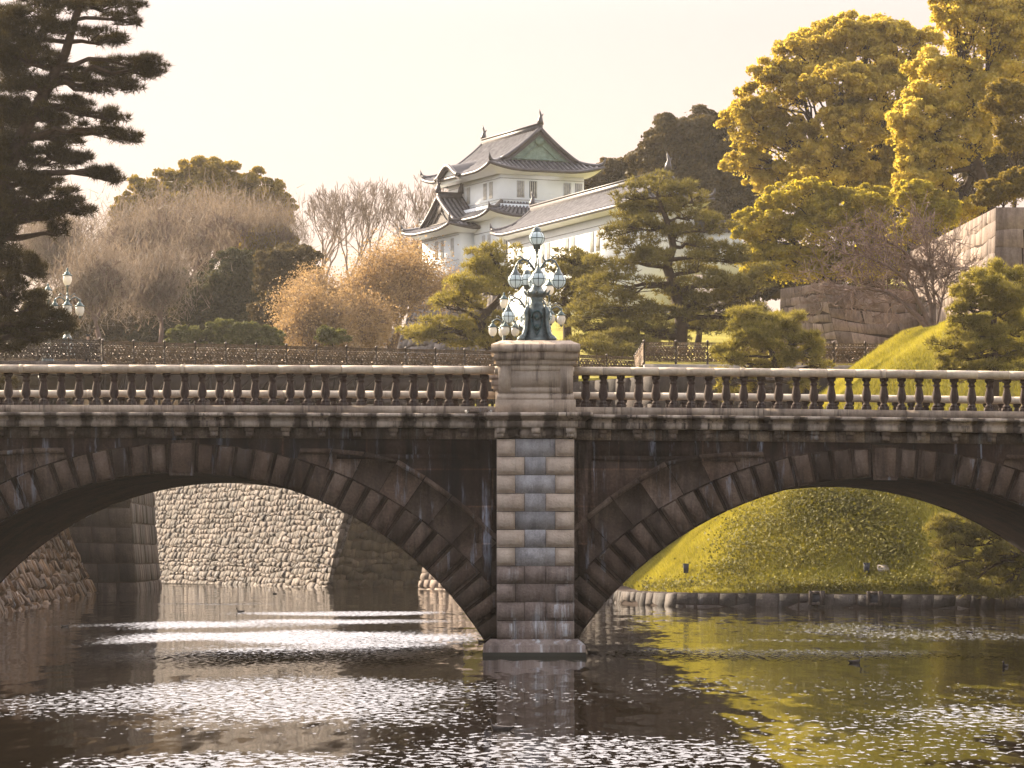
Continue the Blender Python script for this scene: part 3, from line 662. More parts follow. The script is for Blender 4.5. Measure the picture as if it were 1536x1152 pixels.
ZD = 13.15
ul = urn_lamp()
lamps = [((101, 190.0, 13.54), 'urn lamp at the left end of the iron bridge, clear of the dark pine'),
         ((72, 201.0, 13.54), 'urn lamp at the left end of the iron bridge, half covered by the dark pine'),
         ((824, 197.3, 13.54), 'urn lamp close right of the bronze globe lamps, behind the pedestal'),
         ((756, 208.0, 13.54), 'urn lamp just left of the bronze globe lamps, in front of the layered pine')]
for i, ((px, Y, z), lab) in enumerate(lamps):
    o = ul if i == 0 else copy_tree(ul); o.location = (PX(px, Y), Y, z); o['label'] = lab

# ------------------------------------------------------------------ iron bridge and its fences
ib = empty('iron_bridge', (PX(400, 197), 197, ZD), 'dark brown steel arch bridge carrying the ornate fence behind the stone bridge', 'bridge')
AL, AR = np.array((PX(60, 189.6), 189.6)), np.array((PX(868, 198.2), 198.2))
dirb = (AR - AL) / np.linalg.norm(AR - AL); nrm = np.array((-dirb[1], dirb[0])); LB = np.linalg.norm(AR - AL)
def ibp(s, d, z): q = AL + dirb * s + nrm * d; return (q[0], q[1], z)
m = MB(); m.hexa([ibp(0, 0, ZD - .5), ibp(LB, 0, ZD - .5), ibp(LB, 10.6, ZD - .5), ibp(0, 10.6, ZD - .5), ibp(0, 0, ZD - .02), ibp(LB, 0, ZD - .02), ibp(LB, 10.6, ZD - .02), ibp(0, 10.6, ZD - .02)]); m.build('deck', m_girder, ib)
for d in (0.1, 10.2):
    m = MB(); n = 26; zb = lambda s: ZD - 1.9 - 3.3 * ((s / LB) * 2 - 1) ** 2
    for i in range(n):
        s0, s1 = LB * i / n, LB * (i + 1) / n
        for dd0, dd1, lo, hi in ((d - .15, d + .35, lambda s: zb(s), lambda s: zb(s) + .45),):
            m.hexa([ibp(s0, dd0, lo(s0)), ibp(s1, dd0, lo(s1)), ibp(s1, dd1, lo(s1)), ibp(s0, dd1, lo(s0)), ibp(s0, dd0, hi(s0)), ibp(s1, dd0, hi(s1)), ibp(s1, dd1, hi(s1)), ibp(s0, dd1, hi(s0))])
        m.tube([ibp(s0, d + .1, zb(s0) + .3), ibp(s0, d + .1, ZD - .5)], .09, 4); m.tube([ibp(s0, d + .1, zb(s0) + .3), ibp(s1, d + .1, ZD - .5)], .06, 4)
    m.hexa([ibp(0, d + .12, ZD - 1.5), ibp(LB, d + .12, ZD - 1.5), ibp(LB, d + .2, ZD - 1.5), ibp(0, d + .2, ZD - 1.5), ibp(0, d + .12, ZD - .4), ibp(LB, d + .12, ZD - .4), ibp(LB, d + .2, ZD - .4), ibp(0, d + .2, ZD - .4)])
    m.build('girder', m_girder, ib)

def scroll_panel(L_, H):
    """one bay of wrought scrollwork, local x 0..L_, z 0..H"""
    m = MB(); r = .033; R_ = lambda pts, rr=r: m.tube(pts, rr, 4)
    for z in (.06, .14, H - .16, H - .05): m.box(.03, L_ - .03, -.02, .02, z - .014, z + .014)
    m.box(.03, L_ - .03, -.03, .03, H - .03, H + .015)
    def ring(cx, cz, q, a0=0, a1=2 * pi, n=10): R_([(cx + q * cos(t_), 0, cz + q * sin(t_)) for t_ in np.linspace(a0, a1, n)])
    def spiral(cx, cz, q, d, a0): R_([(cx + q * (1 - .75 * k / 12) * cos(a0 + d * k * .55), 0, cz + q * (1 - .75 * k / 12) * sin(a0 + d * k * .55)) for k in range(13)])
    cz = H * .47; x0 = L_ / 2
    m.box(x0 - .02, x0 + .02, -.02, .02, .1, H - .1); ring(x0, cz, .12); ring(x0, cz, .20); 
    for s in (-1, 1):
        for k, xx in enumerate((.30, .52, .74)):
            spiral(x0 + s * xx, cz + .22, .15, s, 0); spiral(x0 + s * xx, cz - .20, .15, -s, 0); ring(x0 + s * (xx - .1), cz, .075); spiral(x0 + s * (xx + .06), cz, .11, s, 1)
            for dz in (.36, -.33): ring(x0 + s * (xx - .02), cz + dz, .055, n=8)
    for k in range(9):
        for zz_ in (.40, .58, .76, .92): ring(.15 + (L_ - .3) * (k + .5 * (zz_ in (.58, .92))) / 8.5, zz_, .085, n=7)
    for k in range(12): ring(.1 + (L_ - .2) * k / 11, .235, .055, n=7); ring(.1 + (L_ - .2) * k / 11, H - .105, .045, n=7)
    return m
def fence(label, pts, z0, z1, H=1.22, nb=None, lit_iron=True):
    """pts: two plan points (x, y); bays of equal length between them"""
    a, b = np.array(pts[0]), np.array(pts[1]); L_ = np.linalg.norm(b - a); n = nb or max(1, round(L_ / 1.84)); bay = L_ / n; ang = atan2(b[1] - a[1], b[0] - a[0])
    r = empty('metal_fence', (a[0], a[1], z0), label, 'fence', 'ornate iron fences of the far bridge')
    pm = MB(); pm.lathe([(.065, 0), (.065, .12), (.045, .15), (.045, H * .5), (.06, H * .53), (.045, H * .56), (.045, H), (.07, H + .03), (.075, H + .07), (.05, H + .12), (.01, H + .16)], n=8)
    p0 = pm.build('post', m_iron, None, (0, 0, 0)); p0.parent = r
    s0 = scroll_panel(bay, H).build('scroll_panel', m_litiron if lit_iron else m_iron, None, (0, 0, 0)); s0.parent = r; sl_ = (z1 - z0) / L_
    for i in range(n + 1):
        o = p0 if i == 0 else p0.copy()
        if i: COL.objects.link(o); o.parent = r
        q = (b - a) * i / n; o.location = (q[0], q[1], (z1 - z0) * i / n)
        if i < n:
            o = s0 if i == 0 else s0.copy()
            if i: COL.objects.link(o); o.parent = r
            o.location = (q[0], q[1], (z1 - z0) * i / n); o.rotation_euler = (0, -math.atan(sl_), ang)
    return r
pA = (PX(154, 190.6), 190.6); pB = (PX(741, 196.8), 196.8); pC = (PX(952, 199.4), 199.4); pD = (PX(966, 189.0), 189.0); pE = (PX(1345, 190.6), 190.6); p0 = (PX(-40, 188.2), 188.2); p1 = (PX(150, 189.3), 189.3)
f0 = fence('short run of iron fence at the far left, beneath the dark pine', (p0, p1), ZD + .1, ZD + .1, lit_iron=False)  # darker iron on this run: the pine's shade is in the colour
f1 = fence('long near fence of scrollwork along the iron bridge, left of the stone pedestal', (pA, pB), ZD + .1, ZD - .1)
f2 = fence('iron scroll fence just right of the stone pedestal, up to the corner post', (pB, pC), ZD - .1, ZD - .3)
f3 = fence('short return of iron fence at the corner right of the globe lamps', (pC, pD), ZD - .3, ZD - .1)
f4 = fence('iron scroll fence on the stone kerb behind the small round pine', (pD, pE), ZD - .05, ZD - .05)
off = nrm * 10.2
f5 = fence('far side fence of the iron bridge, seen through the near scrollwork', ((pA[0] + off[0], pA[1] + off[1]), (pB[0] + off[0] * 1.0, pB[1] + off[1])), ZD, ZD - .2)
kb = MB(); d = np.array(pE) - np.array(pD); nn = np.array((d[1], -d[0])) / np.linalg.norm(d)
for a_, b_ in ((pD, pE),):
    a_, b_ = np.array(a_), np.array(b_); q = [a_ + nn * .3, b_ + nn * .3, b_ - nn * .3, a_ - nn * .3]
    kb.hexa([(*p, ZD - .65) for p in q] + [(*p, ZD - .07) for p in q])
tag(kb.build('stone_kerb', m_concrete, None, (pD[0], pD[1], ZD - .6)), 'pale stone kerb under the iron fence right of the pedestal', 'kerb')
kb = MB(); kb.hexa([(p0[0], p0[1] - .5, ZD - .7), (p1[0] + .3, p1[1] - .5, ZD - .7), (p1[0] + .3, p1[1] + .5, ZD - .7), (p0[0], p0[1] + .5, ZD - .7), (p0[0], p0[1] - .5, ZD + .08), (p1[0] + .3, p1[1] - .5, ZD + .08), (p1[0] + .3, p1[1] + .5, ZD + .08), (p0[0], p0[1] + .5, ZD + .08)])
tag(kb.build('stone_kerb', m_rubble, None, (p0[0], p0[1], ZD - .7)), 'dark stone base under the fence and urn lamp at the far left', 'kerb')

# ------------------------------------------------------------------ ramparts
def masonry(m, bl, br, tr, tl, rows, bw, depth, seed, rough=.3, curve=0.0, gap=.02, jit=.25):
    bl, br, tr, tl = [np.asarray(p, float) for p in (bl, br, tr, tl)]; rng = random.Random(seed)
    n = np.cross(br - bl, tl - bl); n = n / np.linalg.norm(n); L_ = np.linalg.norm(br - bl)
    hs = [1 + rng.uniform(-.25, .25) for _ in range(rows)]; tot = sum(hs); ts = [0]
    for h in hs: ts.append(ts[-1] + h / tot)
    def S(s, t_): return (bl * (1 - s) + br * s) * (1 - t_) + (tl * (1 - s) + tr * s) * t_ + n * curve * ((1 - t_) ** 2 - (1 - t_))
    wob = [[rng.uniform(-1, 1) for _ in range(80)] for _ in range(rows + 1)]
    def tw(i, s):
        if i in (0, rows): return ts[i]
        k = s * 60; a = int(k); f = k - a; return ts[i] + (wob[i][a] * (1 - f) + wob[i][a + 1] * f) * jit * .5 / rows
    for i in range(rows):
        s = 0.0
        while s < 1:
            w = bw * rng.uniform(.6, 1.5) / L_; e = s + w
            if 1 - e < bw * .5 / L_: e = 1.0
            k1, k2 = rng.uniform(-.2, .2) * bw / L_ * jit, 0
            g = gap / L_; gt = gap / np.linalg.norm(tl - bl)
            q = [S(s + g, tw(i, s) + gt), S(e - g, tw(i, e) + gt), S(e - g + k1 * (e < 1), tw(i + 1, e) - gt), S(s + g, tw(i + 1, s) - gt)]
            d = depth * rng.uniform(.5, 1.3); ins = min(.16 * np.linalg.norm(q[1] - q[0]), .16 * np.linalg.norm(q[3] - q[0]), .03 + depth * .28)
            b = len(m.v); m.raised(q, n, d, ins)
            for k in range(4, 8): m.v[b + k] = tuple(np.array(m.v[b + k]) + n * rng.uniform(-.5, .5) * rough * depth)
            s = e
    return n
def backing(m, bl, br, tr, tl, curve=0.0, n=None):
    bl, br, tr, tl = [np.asarray(p, float) for p in (bl, br, tr, tl)]
    if n is None: n = np.cross(br - bl, tl - bl); n = n / np.linalg.norm(n)
    K_ = 10; A = [bl * (1 - k / K_) + tl * (k / K_) + n * curve * ((1 - k / K_) ** 2 - (1 - k / K_)) - n * .01 for k in range(K_ + 1)]
    B = [br * (1 - k / K_) + tr * (k / K_) + n * curve * ((1 - k / K_) ** 2 - (1 - k / K_)) - n * .01 for k in range(K_ + 1)]; m.strip(A, B)
def rampart(name, label, cat, faces, mat, rows, bw, depth, seed, curve=0.0, top=None, **kw):
    o = np.asarray(faces[0][0], float); r = empty(name, o, label, cat); bk = MB()
    for i, f in enumerate(faces):
        m = MB(); masonry(m, *f, rows if not hasattr(rows, '__len__') else rows[i], bw if not hasattr(bw, '__len__') else bw[i], depth, seed + i, curve=curve, **kw); m.build('stone_face', mat if not isinstance(mat, list) else mat[i], r); backing(bk, *f, curve=curve)
    if top: bk.add(top, [tuple(range(len(top)))])
    bk.build('core', m_gap, r); return r
# far moat wall under the left arch: a sunlit flank; the end's shade is put into darker stone
Bq = np.array((-12.9, 233, -.5)); Aq = np.array((-36.0, 291, -.5)); Cq = np.array((-3.5, 243, -.5)); zt = 12.3
Bt, At, Ct = np.array((-12.4, 237.5, zt)), np.array((-33.5, 294.0, zt)), np.array((-3.0, 247.0, zt)); Bt = np.array((-9.7, 238.2, zt)); At = np.array((-31.5, 294.5, zt))
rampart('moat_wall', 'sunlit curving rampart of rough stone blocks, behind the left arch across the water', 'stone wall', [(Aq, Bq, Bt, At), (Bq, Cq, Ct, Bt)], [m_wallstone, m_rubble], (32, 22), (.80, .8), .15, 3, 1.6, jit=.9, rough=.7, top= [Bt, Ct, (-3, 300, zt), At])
# low wall end near the pier, sunlight put into its paler face
q0, q1 = np.array((-6.4, 226, -.5)), np.array((-2.0, 219, -.5))
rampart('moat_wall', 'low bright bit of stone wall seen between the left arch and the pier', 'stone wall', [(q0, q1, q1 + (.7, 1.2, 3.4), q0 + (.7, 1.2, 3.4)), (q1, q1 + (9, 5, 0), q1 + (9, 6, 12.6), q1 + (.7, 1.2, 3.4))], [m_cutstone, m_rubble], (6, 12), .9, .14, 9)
# left moat wall and the cut-stone pillar at its end
l0, l1 = np.array((-19.6, 118, -.5)), np.array((-25.4, 206, -.5)); up = np.array((-3.4, 0, 8.6))
rampart('moat_wall', 'sloping mossy stone wall at the water under the left side of the left arch', 'stone wall', [(l0, l1, l1 + up, l0 + up)], m_moss, 14, .9, .22, 21, 1.0, jit=.9, rough=.8)
c0, c1, c2 = np.array((-27.5, 207, -.5)), np.array((-23.3, 209, -.5)), np.array((-24.2, 232, -.5)); cu = np.array((-.75, .8, 10.5))
rampart('bridge_abutment', 'dark cut stone abutment at the end of the mossy wall under the left arch', 'abutment', [(c0, c1, c1 + cu, c0 + cu), (c1, c2, c2 + cu, c1 + cu)], m_rubble, 9, (1.6, 1.8), .08, 33, .5, [c0 + cu, c1 + cu, c2 + cu, c2 + (-6, 0, 10.5)], gap=.03, jit=.06)
k0, k1 = np.array((-38.0, 189.4, 4.0)), np.array((PX(66, 189.6), 189.6, 4.0)); kz = np.array((0, .3, ZD - 4.6))
rampart('bridge_abutment', 'dark rubble abutment behind the balusters at the far left, under the urn lamps', 'abutment', [(k0, k1, k1 + kz, k0 + kz), (k1, k1 + (.4, 9, 0), k1 + (.4, 9, ZD - 4.6), k1 + kz)], m_bankwall, 9, 1.1, .1, 47, jit=.8)
# rubble abutment right of the pedestal, carrying the iron fence
a0, a1, a2 = np.array((1.2, 199.5, -.5)), np.array((PX(985, 188.6), 188.6, -.5)), np.array((22.6, 189.6, -.5)); H_ = np.array((0, .3, ZD - .2))
rampart('bridge_abutment', 'grey rubble stone abutment seen through the balusters right of the pedestal', 'abutment', [(a0, a1, a1 + H_, a0 + H_), (a1, a2, a2 + H_, a1 + H_)], m_rubble, 15, 1.15, .12, 44, jit=.9, gap=.03)
# cut-stone ramparts at the right
z1_ = 13.6
w0, w1, w2 = P(1168, 520, 209.5), P(1266, 520, 203.5), P(1385, 520, 206.5); t0_, t1_, t2_ = P(1171, 433, 209.8), P(1234, 424, 204.3), P(1372, 437, 207.3)
for q in (w0, w1, w2): q[2] = z1_
rampart('stone_rampart', 'lower rampart of big cut stones with a lit left face behind the bare tree', 'stone wall', [(w0, w1, t1_, t0_), (w1, w2, t2_, t1_)], m_cutstone, (9, 7), (.95, 1.7), .05, 52, gap=.014, jit=.5, top=[t0_, t1_, t2_, t2_ + (0, 8, 0), t0_ + (0, 8, 0)])
v0, v1, v2 = P(1361, 520, 212), P(1490, 520, 184.6), P(1640, 520, 184.6); s0, s1, s2 = P(1366, 377, 212.5), P(1494, 311, 185), P(1640, 311, 185)
for q in (v0, v1, v2): q[2] = z1_ - .6
rampart('stone_rampart', 'tall rampart of big cut stones with a sharp corner at the right edge', 'stone wall', [(v0, v1, s1, s0), (v1, v2, s2, s1)], m_cutstone, (9, 8), (1.3, 1.5), .05, 63, gap=.014, jit=.35, top=[s0, s1, s2, s2 + (0, 3, 0), s0 + (3, 0, 0)])
# low retaining wall along the right bank, with two drain holes
e0, e1, e2, e3 = np.array((4.6, 186, -.5)), np.array((5.3, 165.6, -.5)), PX(1012, 157) * np.array((1, 0, 0)) + np.array((0, 157.3, -.5)), np.array((40., 140.3, -.5)); hh = np.array((.12, .12, 1.12))
rampart('retaining_wall', 'low wall of squared stones along the foot of the grass bank under the right arch', 'stone wall', [(e0, e1, e1 + hh, e0 + hh), (e1, e2, e2 + hh, e1 + hh), (e2, e3, e3 + hh, e2 + hh)], m_bankwall, 2, .8, .1, 71, gap=.025, jit=.9, rough=.9, top=[e0 + hh, e1 + hh, e2 + hh, e3 + hh, e3 + hh + (1, 2.2, .02), e2 + hh + (1.4, 2.0, .02), e1 + hh + (2.2, .6, .02), e0 + hh + (2.2, 0, .02)])
dv = (e3 - e2) / np.linalg.norm(e3 - e2); nv = np.array((-.694, -.722, 0)) if True else 0; nv = np.array((dv[1], -dv[0], 0)); nv /= np.linalg.norm(nv)
for px, lab in ((1226, 'left of the two square drain holes in the low bank wall'), (1313, 'right of the two square drain holes in the low bank wall')):
    tt = [t_ for t_ in np.linspace(0, 1, 4000) if (e2 + (e3 - e2) * t_)[0] * FPX / (e2 + (e3 - e2) * t_)[1] + 768 >= px][0]; c = e2 + (e3 - e2) * tt; c[2] = .42
    r = empty('drain_outlet', c, lab, 'drain')
    def fr(m, x0, x1, z0, z1_, d0, d1):
        q = [c + dv * x + nv * d + np.array((0, 0, z)) for z in (z0, z1_) for x, d in ((x0, d1), (x1, d1), (x1, d0), (x0, d0))]; m.hexa(q)
    m = MB(); fr(m, -.34, -.2, -.3, .34, -.1, .22); fr(m, .2, .34, -.3, .34, -.1, .22); fr(m, -.2, .2, .2, .34, -.1, .21); fr(m, -.2, .2, -.3, -.18, -.1, .21); m.build('frame', m_rubble, r)
    m = MB(); fr(m, -.2, .2, -.18, .2, -.1, .125); m.build('hole', m_void, r)

# ------------------------------------------------------------------ white turret and its long corridor
TA = radians(24); TU = np.array((cos(TA), sin(TA), 0)); TV = np.array((-sin(TA), cos(TA), 0)); TO = np.array((-1.9, 290.0, 0))
def T(u, v, z): return TO + TU * u + TV * v + np.array((0, 0, z))
def frame(O, U_, V_): return lambda u, v, z: O + U_ * u + V_ * v + np.array((0, 0, z))
def hexuv(m, F, u0, u1, v0, v1, z0, z1): return m.hexa([F(u0, v0, z0), F(u1, v0, z0), F(u1, v1, z0), F(u0, v1, z0), F(u0, v0, z1), F(u1, v0, z1), F(u1, v1, z1), F(u0, v1, z1)])
def prof(d, dmax, h): x = np.clip(d / dmax, 0, 1); return h * (.62 * x + .38 * x * x)
def irimoya(F, Wd, Ln, ze, h, g, parent, lift=.6, ov=.5, ribs=.44, ends=(True, True), hipped=False, base_inset=1.3, gable=None):
    """hip-and-gable roof, eaves rectangle 0..Wd by 0..Ln, ridge along v; returns nothing, builds parts"""
    half = Wd / 2; m = MB(); ed = MB(); sof = MB()
    def zz(d, along, span, end):
        c = max(0, 1 - min(along, span - along) / 3.6); return ze + prof(d, half, h) + lift * c * c * max(0, 1 - d / 2.2)
    NR = 9; NC = max(10, int(Ln / 1.0)); rib = MB()
    gg = half if hipped else g
    for side in (0, 1):
        rows = []
        for i in range(NR + 1):
            d = half * i / NR; a = d if d < gg else (gg - ov)
            if d >= gg and not hipped and rows and len(rows) and d - half / NR < gg:
                rows.append([F(gg if side == 0 else Wd - gg, gg + (Ln - 2 * gg) * k / NC, zz(gg, gg, Ln, 0)) for k in range(NC + 1)])
            u = d if side == 0 else Wd - d
            rows.append([F(u, a + (Ln - 2 * a) * k / NC, zz(d, a + (Ln - 2 * a) * k / NC, Ln, 0)) for k in range(NC + 1)])
        for A, B in zip(rows[:-1], rows[1:]): m.strip(A, B)
        k = 0; v = .2
        while v < Ln:
            dm = half if (hipped is False and gg - ov < v < Ln - gg + ov) else min(half, min(v, Ln - v))
            if not hipped and (v < gg - ov or v > Ln - gg + ov): dm = min(dm, gg)
            pts = []
            for j in range(6):
                d = dm * j / 5; u = d if side == 0 else Wd - d; pts.append(F(u, v, zz(d, v, Ln, 0) + .05))
            if dm > .4: rib.tube(pts, .12, 4, False)
            v += ribs
        e0 = [F(0 if side == 0 else Wd, Ln * k / 24, zz(0, Ln * k / 24, Ln, 0)) for k in range(25)]
        ou = (-.06 if side == 0 else .06); e1 = [F(ou if side == 0 else Wd + ou, Ln * k / 24, zz(0, Ln * k / 24, Ln, 0) - .30) for k in range(25)]
        ed.tube([p + np.array((0, 0, -.05)) for p in e0], .15, 6)
        iu = base_inset if side == 0 else Wd - base_inset
        sof.strip([p + np.array((0, 0, -.14)) for p in e0], [F(iu, base_inset + (Ln - 2 * base_inset) * k / 24, ze - .35) for k in range(25)])
    for end in (0, 1):
        rows = []
        for i in range(5):
            d = gg * i / 4; v = d if end == 0 else Ln - d
            if hipped and d > half - .01: d = half - .01
            rows.append([F(d + (Wd - 2 * d) * k / 14, v, zz(d, d + (Wd - 2 * d) * k / 14, Wd, 1)) for k in range(15)])
        for A, B in zip(rows[:-1], rows[1:]): m.strip(A, B)
        u = .2
        while u < Wd:
            dm = min(gg, min(u, Wd - u))
            if dm > .3: rib.tube([F(u, (dm * j / 4 if end == 0 else Ln - dm * j / 4), zz(dm * j / 4, u, Wd, 1) + .05) for j in range(5)], .12, 4, False)
            u += ribs
        e0 = [F(Wd * k / 20, 0 if end == 0 else Ln, zz(0, Wd * k / 20, Wd, 1)) for k in range(21)]
        ed.tube([p + np.array((0, 0, -.05)) for p in e0], .15, 6)
        iv = base_inset if end == 0 else Ln - base_inset
        sof.strip([p + np.array((0, 0, -.14)) for p in e0], [F(base_inset + (Wd - 2 * base_inset) * k / 20, iv, ze - .35) for k in range(21)])
    m.build('roof', m_tile, parent); rib.build('roof_ribs', m_tilerib, parent); ed.build('eave_edge', m_tileedge, parent); sof.build('eave_soffit', m_plaster, parent)
    rd = MB()
    for su in (0, 1):                                            # hip ridges with upturned ends
        for end in (0, 1):
            pts = []
            for j in range(7):
                d = gg * j / 6; u = d if su == 0 else Wd - d; v = d if end == 0 else Ln - d; pts.append(F(u, v, zz(d, d, Ln, 0) + .13 + (.14 if j == 0 else 0)))
            rd.tube(pts, [.16] + [.19] * 6, 6); p = pts[0]; rd.tube([p, p + np.array((0, 0, .22)) + (p - pts[1]) * .15, p + np.array((0, 0, .50)) + (p - pts[1]) * .3], [.16, .10, .02], 5)
    a = gg - ov if not hipped else half
    top = zz(half, half, Ln, 0); R0, R1 = F(half, a, 0), F(half, Ln - a, 0)
    rd.build('hip_ridge', m_tileedge, parent)
    rm = MB(); hexuv(rm, F, half - .22, half + .22, a - .05, Ln - a + .05, top - .05, top + .42); hexuv(rm, F, half - .30, half + .30, a - .1, Ln - a + .1, top + .42, top + .50); rm.build('ridge', m_tileedge, parent)
    if not hipped:
        for end in (0, 1):
            bg = MB(); gv = (gg - ov) if end == 0 else Ln - gg + ov; sg = 1 if end == 0 else -1
            for su in (0, 1):
                pts = [F((d if su == 0 else Wd - d), gv, zz(d, gg, Ln, 0) + .08) for d in np.linspace(gg - .25, half, 8)]
                bg.tube(pts, .2, 6)
                A = [F((d if su == 0 else Wd - d), gv + sg * .06, zz(d, gg, Ln, 0) - .02) for d in np.linspace(gg, half, 8)]; B = [p - np.array((0, 0, .42)) for p in A]; bg.strip(A, B)
            bg.build('barge_board', m_tileedge, parent)
            gm = MB(); pts = [F(d, gv + sg * .28, zz(min(d, Wd - d), gg, Ln, 0) - .25) for d in np.linspace(gg + .1, Wd - gg - .1, 15)]
            basez = ze + prof(gg, half, h) - .05
            gm.strip(pts, [F(d, gv + sg * .28, basez) for d in np.linspace(gg + .1, Wd - gg - .1, 15)])
            # ornament and inner frame
            for k in range(7): d_ = (k - 3) * .12; gm.hexa([F(half + d_ - .05, gv + sg * .12, top - 1.5 + abs(d_) * .7), F(half + d_ + .05, gv + sg * .12, top - 1.5 + abs(d_) * .7), F(half + d_ + .05, gv + sg * .24, top - 1.5 + abs(d_) * .7), F(half + d_ - .05, gv + sg * .24, top - 1.5 + abs(d_) * .7), F(half + d_ - .05, gv + sg * .12, top - .7), F(half + d_ + .05, gv + sg * .12, top - .7), F(half + d_ + .05, gv + sg * .24, top - .7), F(half + d_ - .05, gv + sg * .24, top - .7)])
            fr_ = [F(d, gv + sg * .2, max(basez + .12, zz(min(d, Wd - d), gg, Ln, 0) - 1.1)) for d in np.linspace(gg + 1.0, Wd - gg - 1.0, 13)]
            gm.tube(fr_, .07, 4); gm.tube([fr_[0], fr_[-1]], .07, 4); gm.build('gable', gable or m_copper, parent)
        for v in (a, Ln - a):                                    # roof-end fish finials
            fm = MB(); q = F(half, v, top + .45); s_ = TV * (1 if v > Ln / 2 else -1) * 0
            fm.tube([q, q + np.array((.0, 0, .35)), q + np.array((.05, 0, .7)), q + np.array((-.03, 0, 1.05)), q + np.array((-.08, 0, 1.3))], [.30, .24, .13, .09, .02], 6); fm.tube([q + np.array((0, 0, .55)), q + np.array((.28, 0, .9))], [.12, .02], 4); fm.build('finial', m_tileedge, parent)
def window(parent, F, face, a, z, w=.62, h=1.25, dark=False):
    """slatted opening on a wall; F(a, depth, z) maps wall coordinates, depth outward"""
    m = MB(); m.hexa([F(a - w / 2, -.02, z), F(a + w / 2, -.02, z), F(a + w / 2, .012, z), F(a - w / 2, .012, z), F(a - w / 2, -.02, z + h), F(a + w / 2, -.02, z + h), F(a + w / 2, .012, z + h), F(a - w / 2, .012, z + h)])
    o = m.build('window', m_void if dark else m_trim, parent)
    b = MB()
    for k in range(4):
        x = a - w / 2 + w * (k + .5) / 4 - .045; b.hexa([F(x, .012, z + .03), F(x + .09, .012, z + .03), F(x + .09, .06, z + .03), F(x, .06, z + .03), F(x, .012, z + h - .03), F(x + .09, .012, z + h - .03), F(x + .09, .06, z + h - .03), F(x, .06, z + h - .03)])
    b.build('window_bars', m_window, o)
turret = empty('castle_turret', T(4, 6, 26.3), 'white two storey castle turret with grey tiled roofs and a green gable', 'castle turret')
# lower storey, bay and upper storey walls
ZB, ZM, ZE1, ZE2 = 26.3, 32.7, 31.25, 35.65
m = MB(); hexuv(m, T, .9, 10.5, .8, 14.2, ZB, ZM); m.build('lower_wall', m_plaster, turret)
m = MB(); hexuv(m, T, -.55, .9 - .003, 5.5, 13.9, ZB, 31.1); m.build('bay_wall', m_plaster, turret)
m = MB(); hexuv(m, T, 1.6, 9.6, 1.35, 13.0, ZM - .6, 35.5); m.build('upper_wall', m_plaster, turret)
FL1 = lambda a, d, z: T(.9 - d, a, z); FB = lambda a, d, z: T(-.55 - d, a, z); FU_L = lambda a, d, z: T(1.6 - d, a, z); FU_R = lambda a, d, z: T(a, 1.35 - d, z); FL_R = lambda a, d, z: T(a, .8 - d, z)
for F_, lst in ((FU_R, ((3.5, 0), (4.7, 1), (8.0, 0), (9.1, 0))), (FU_L, ((3.4, 0), (4.7, 0), (8.4, 0)))):
    for a, dk in lst: window(turret, F_, 0, a, 33.35, .72, 1.45, bool(dk))
for a in (7.0, 9.3, 10.6): window(turret, FB, 0, a, 28.5, .7, 1.6)
window(turret, FL1, 0, 2.2, 28.6, .6, 1.5); window(turret, FL1, 0, 3.4, 28.6, .6, 1.5); window(turret, FL_R, 0, 2.1, 28.3, .9, 1.6, True)
m = MB()
for z in (33.1, 34.95):
    hexuv(m, T, 1.57, 9.63, 1.32, 1.348, z, z + .06); hexuv(m, T, 1.57, 1.598, 1.35, 13.0, z, z + .06)
for z in (28.1, 30.3):
    hexuv(m, T, -.58, -.552, 5.5, 13.9, z, z + .06); hexuv(m, T, .87, .898, .8, 5.5, z, z + .06)
hexuv(m, T, -.7, -.552, 5.4, 14, 26.3, 27.5)
m.build('wall_line', m_trim, turret)
irimoya(frame(TO.copy(), TU, TV), 10.9, 15.4, ZE2, 3.75, 2.0, turret, lift=.55)
# small undulating gable on the left eaves of the upper roof
m = MB(); n = 14; A, B, C_ = [], [], []
for k in range(n + 1):
    s_ = k / n * 2 - 1; zc = ZE2 + .05 + 1.0 * (.5 + .5 * cos(pi * s_)); v = 9.0 + s_ * 2.6; A.append(T(-.25, v, zc)); B.append(T(2.4, v, zc + .55)); C_.append(T(-.2, v, zc - .38))
m.strip(A, B); m.build('curved_gable_roof', m_tile, turret)
m = MB(); m.tube(A, .2, 6); m.strip(A, C_); m.build('curved_gable_edge', m_tileedge, turret)
m = MB(); m.strip([p + TU * .25 for p in C_], [T(.2, 9.0 + (k / n * 2 - 1) * 2.6, ZE2 - .4) for k in range(n + 1)]); m.build('curved_gable_panel', m_plaster, turret)
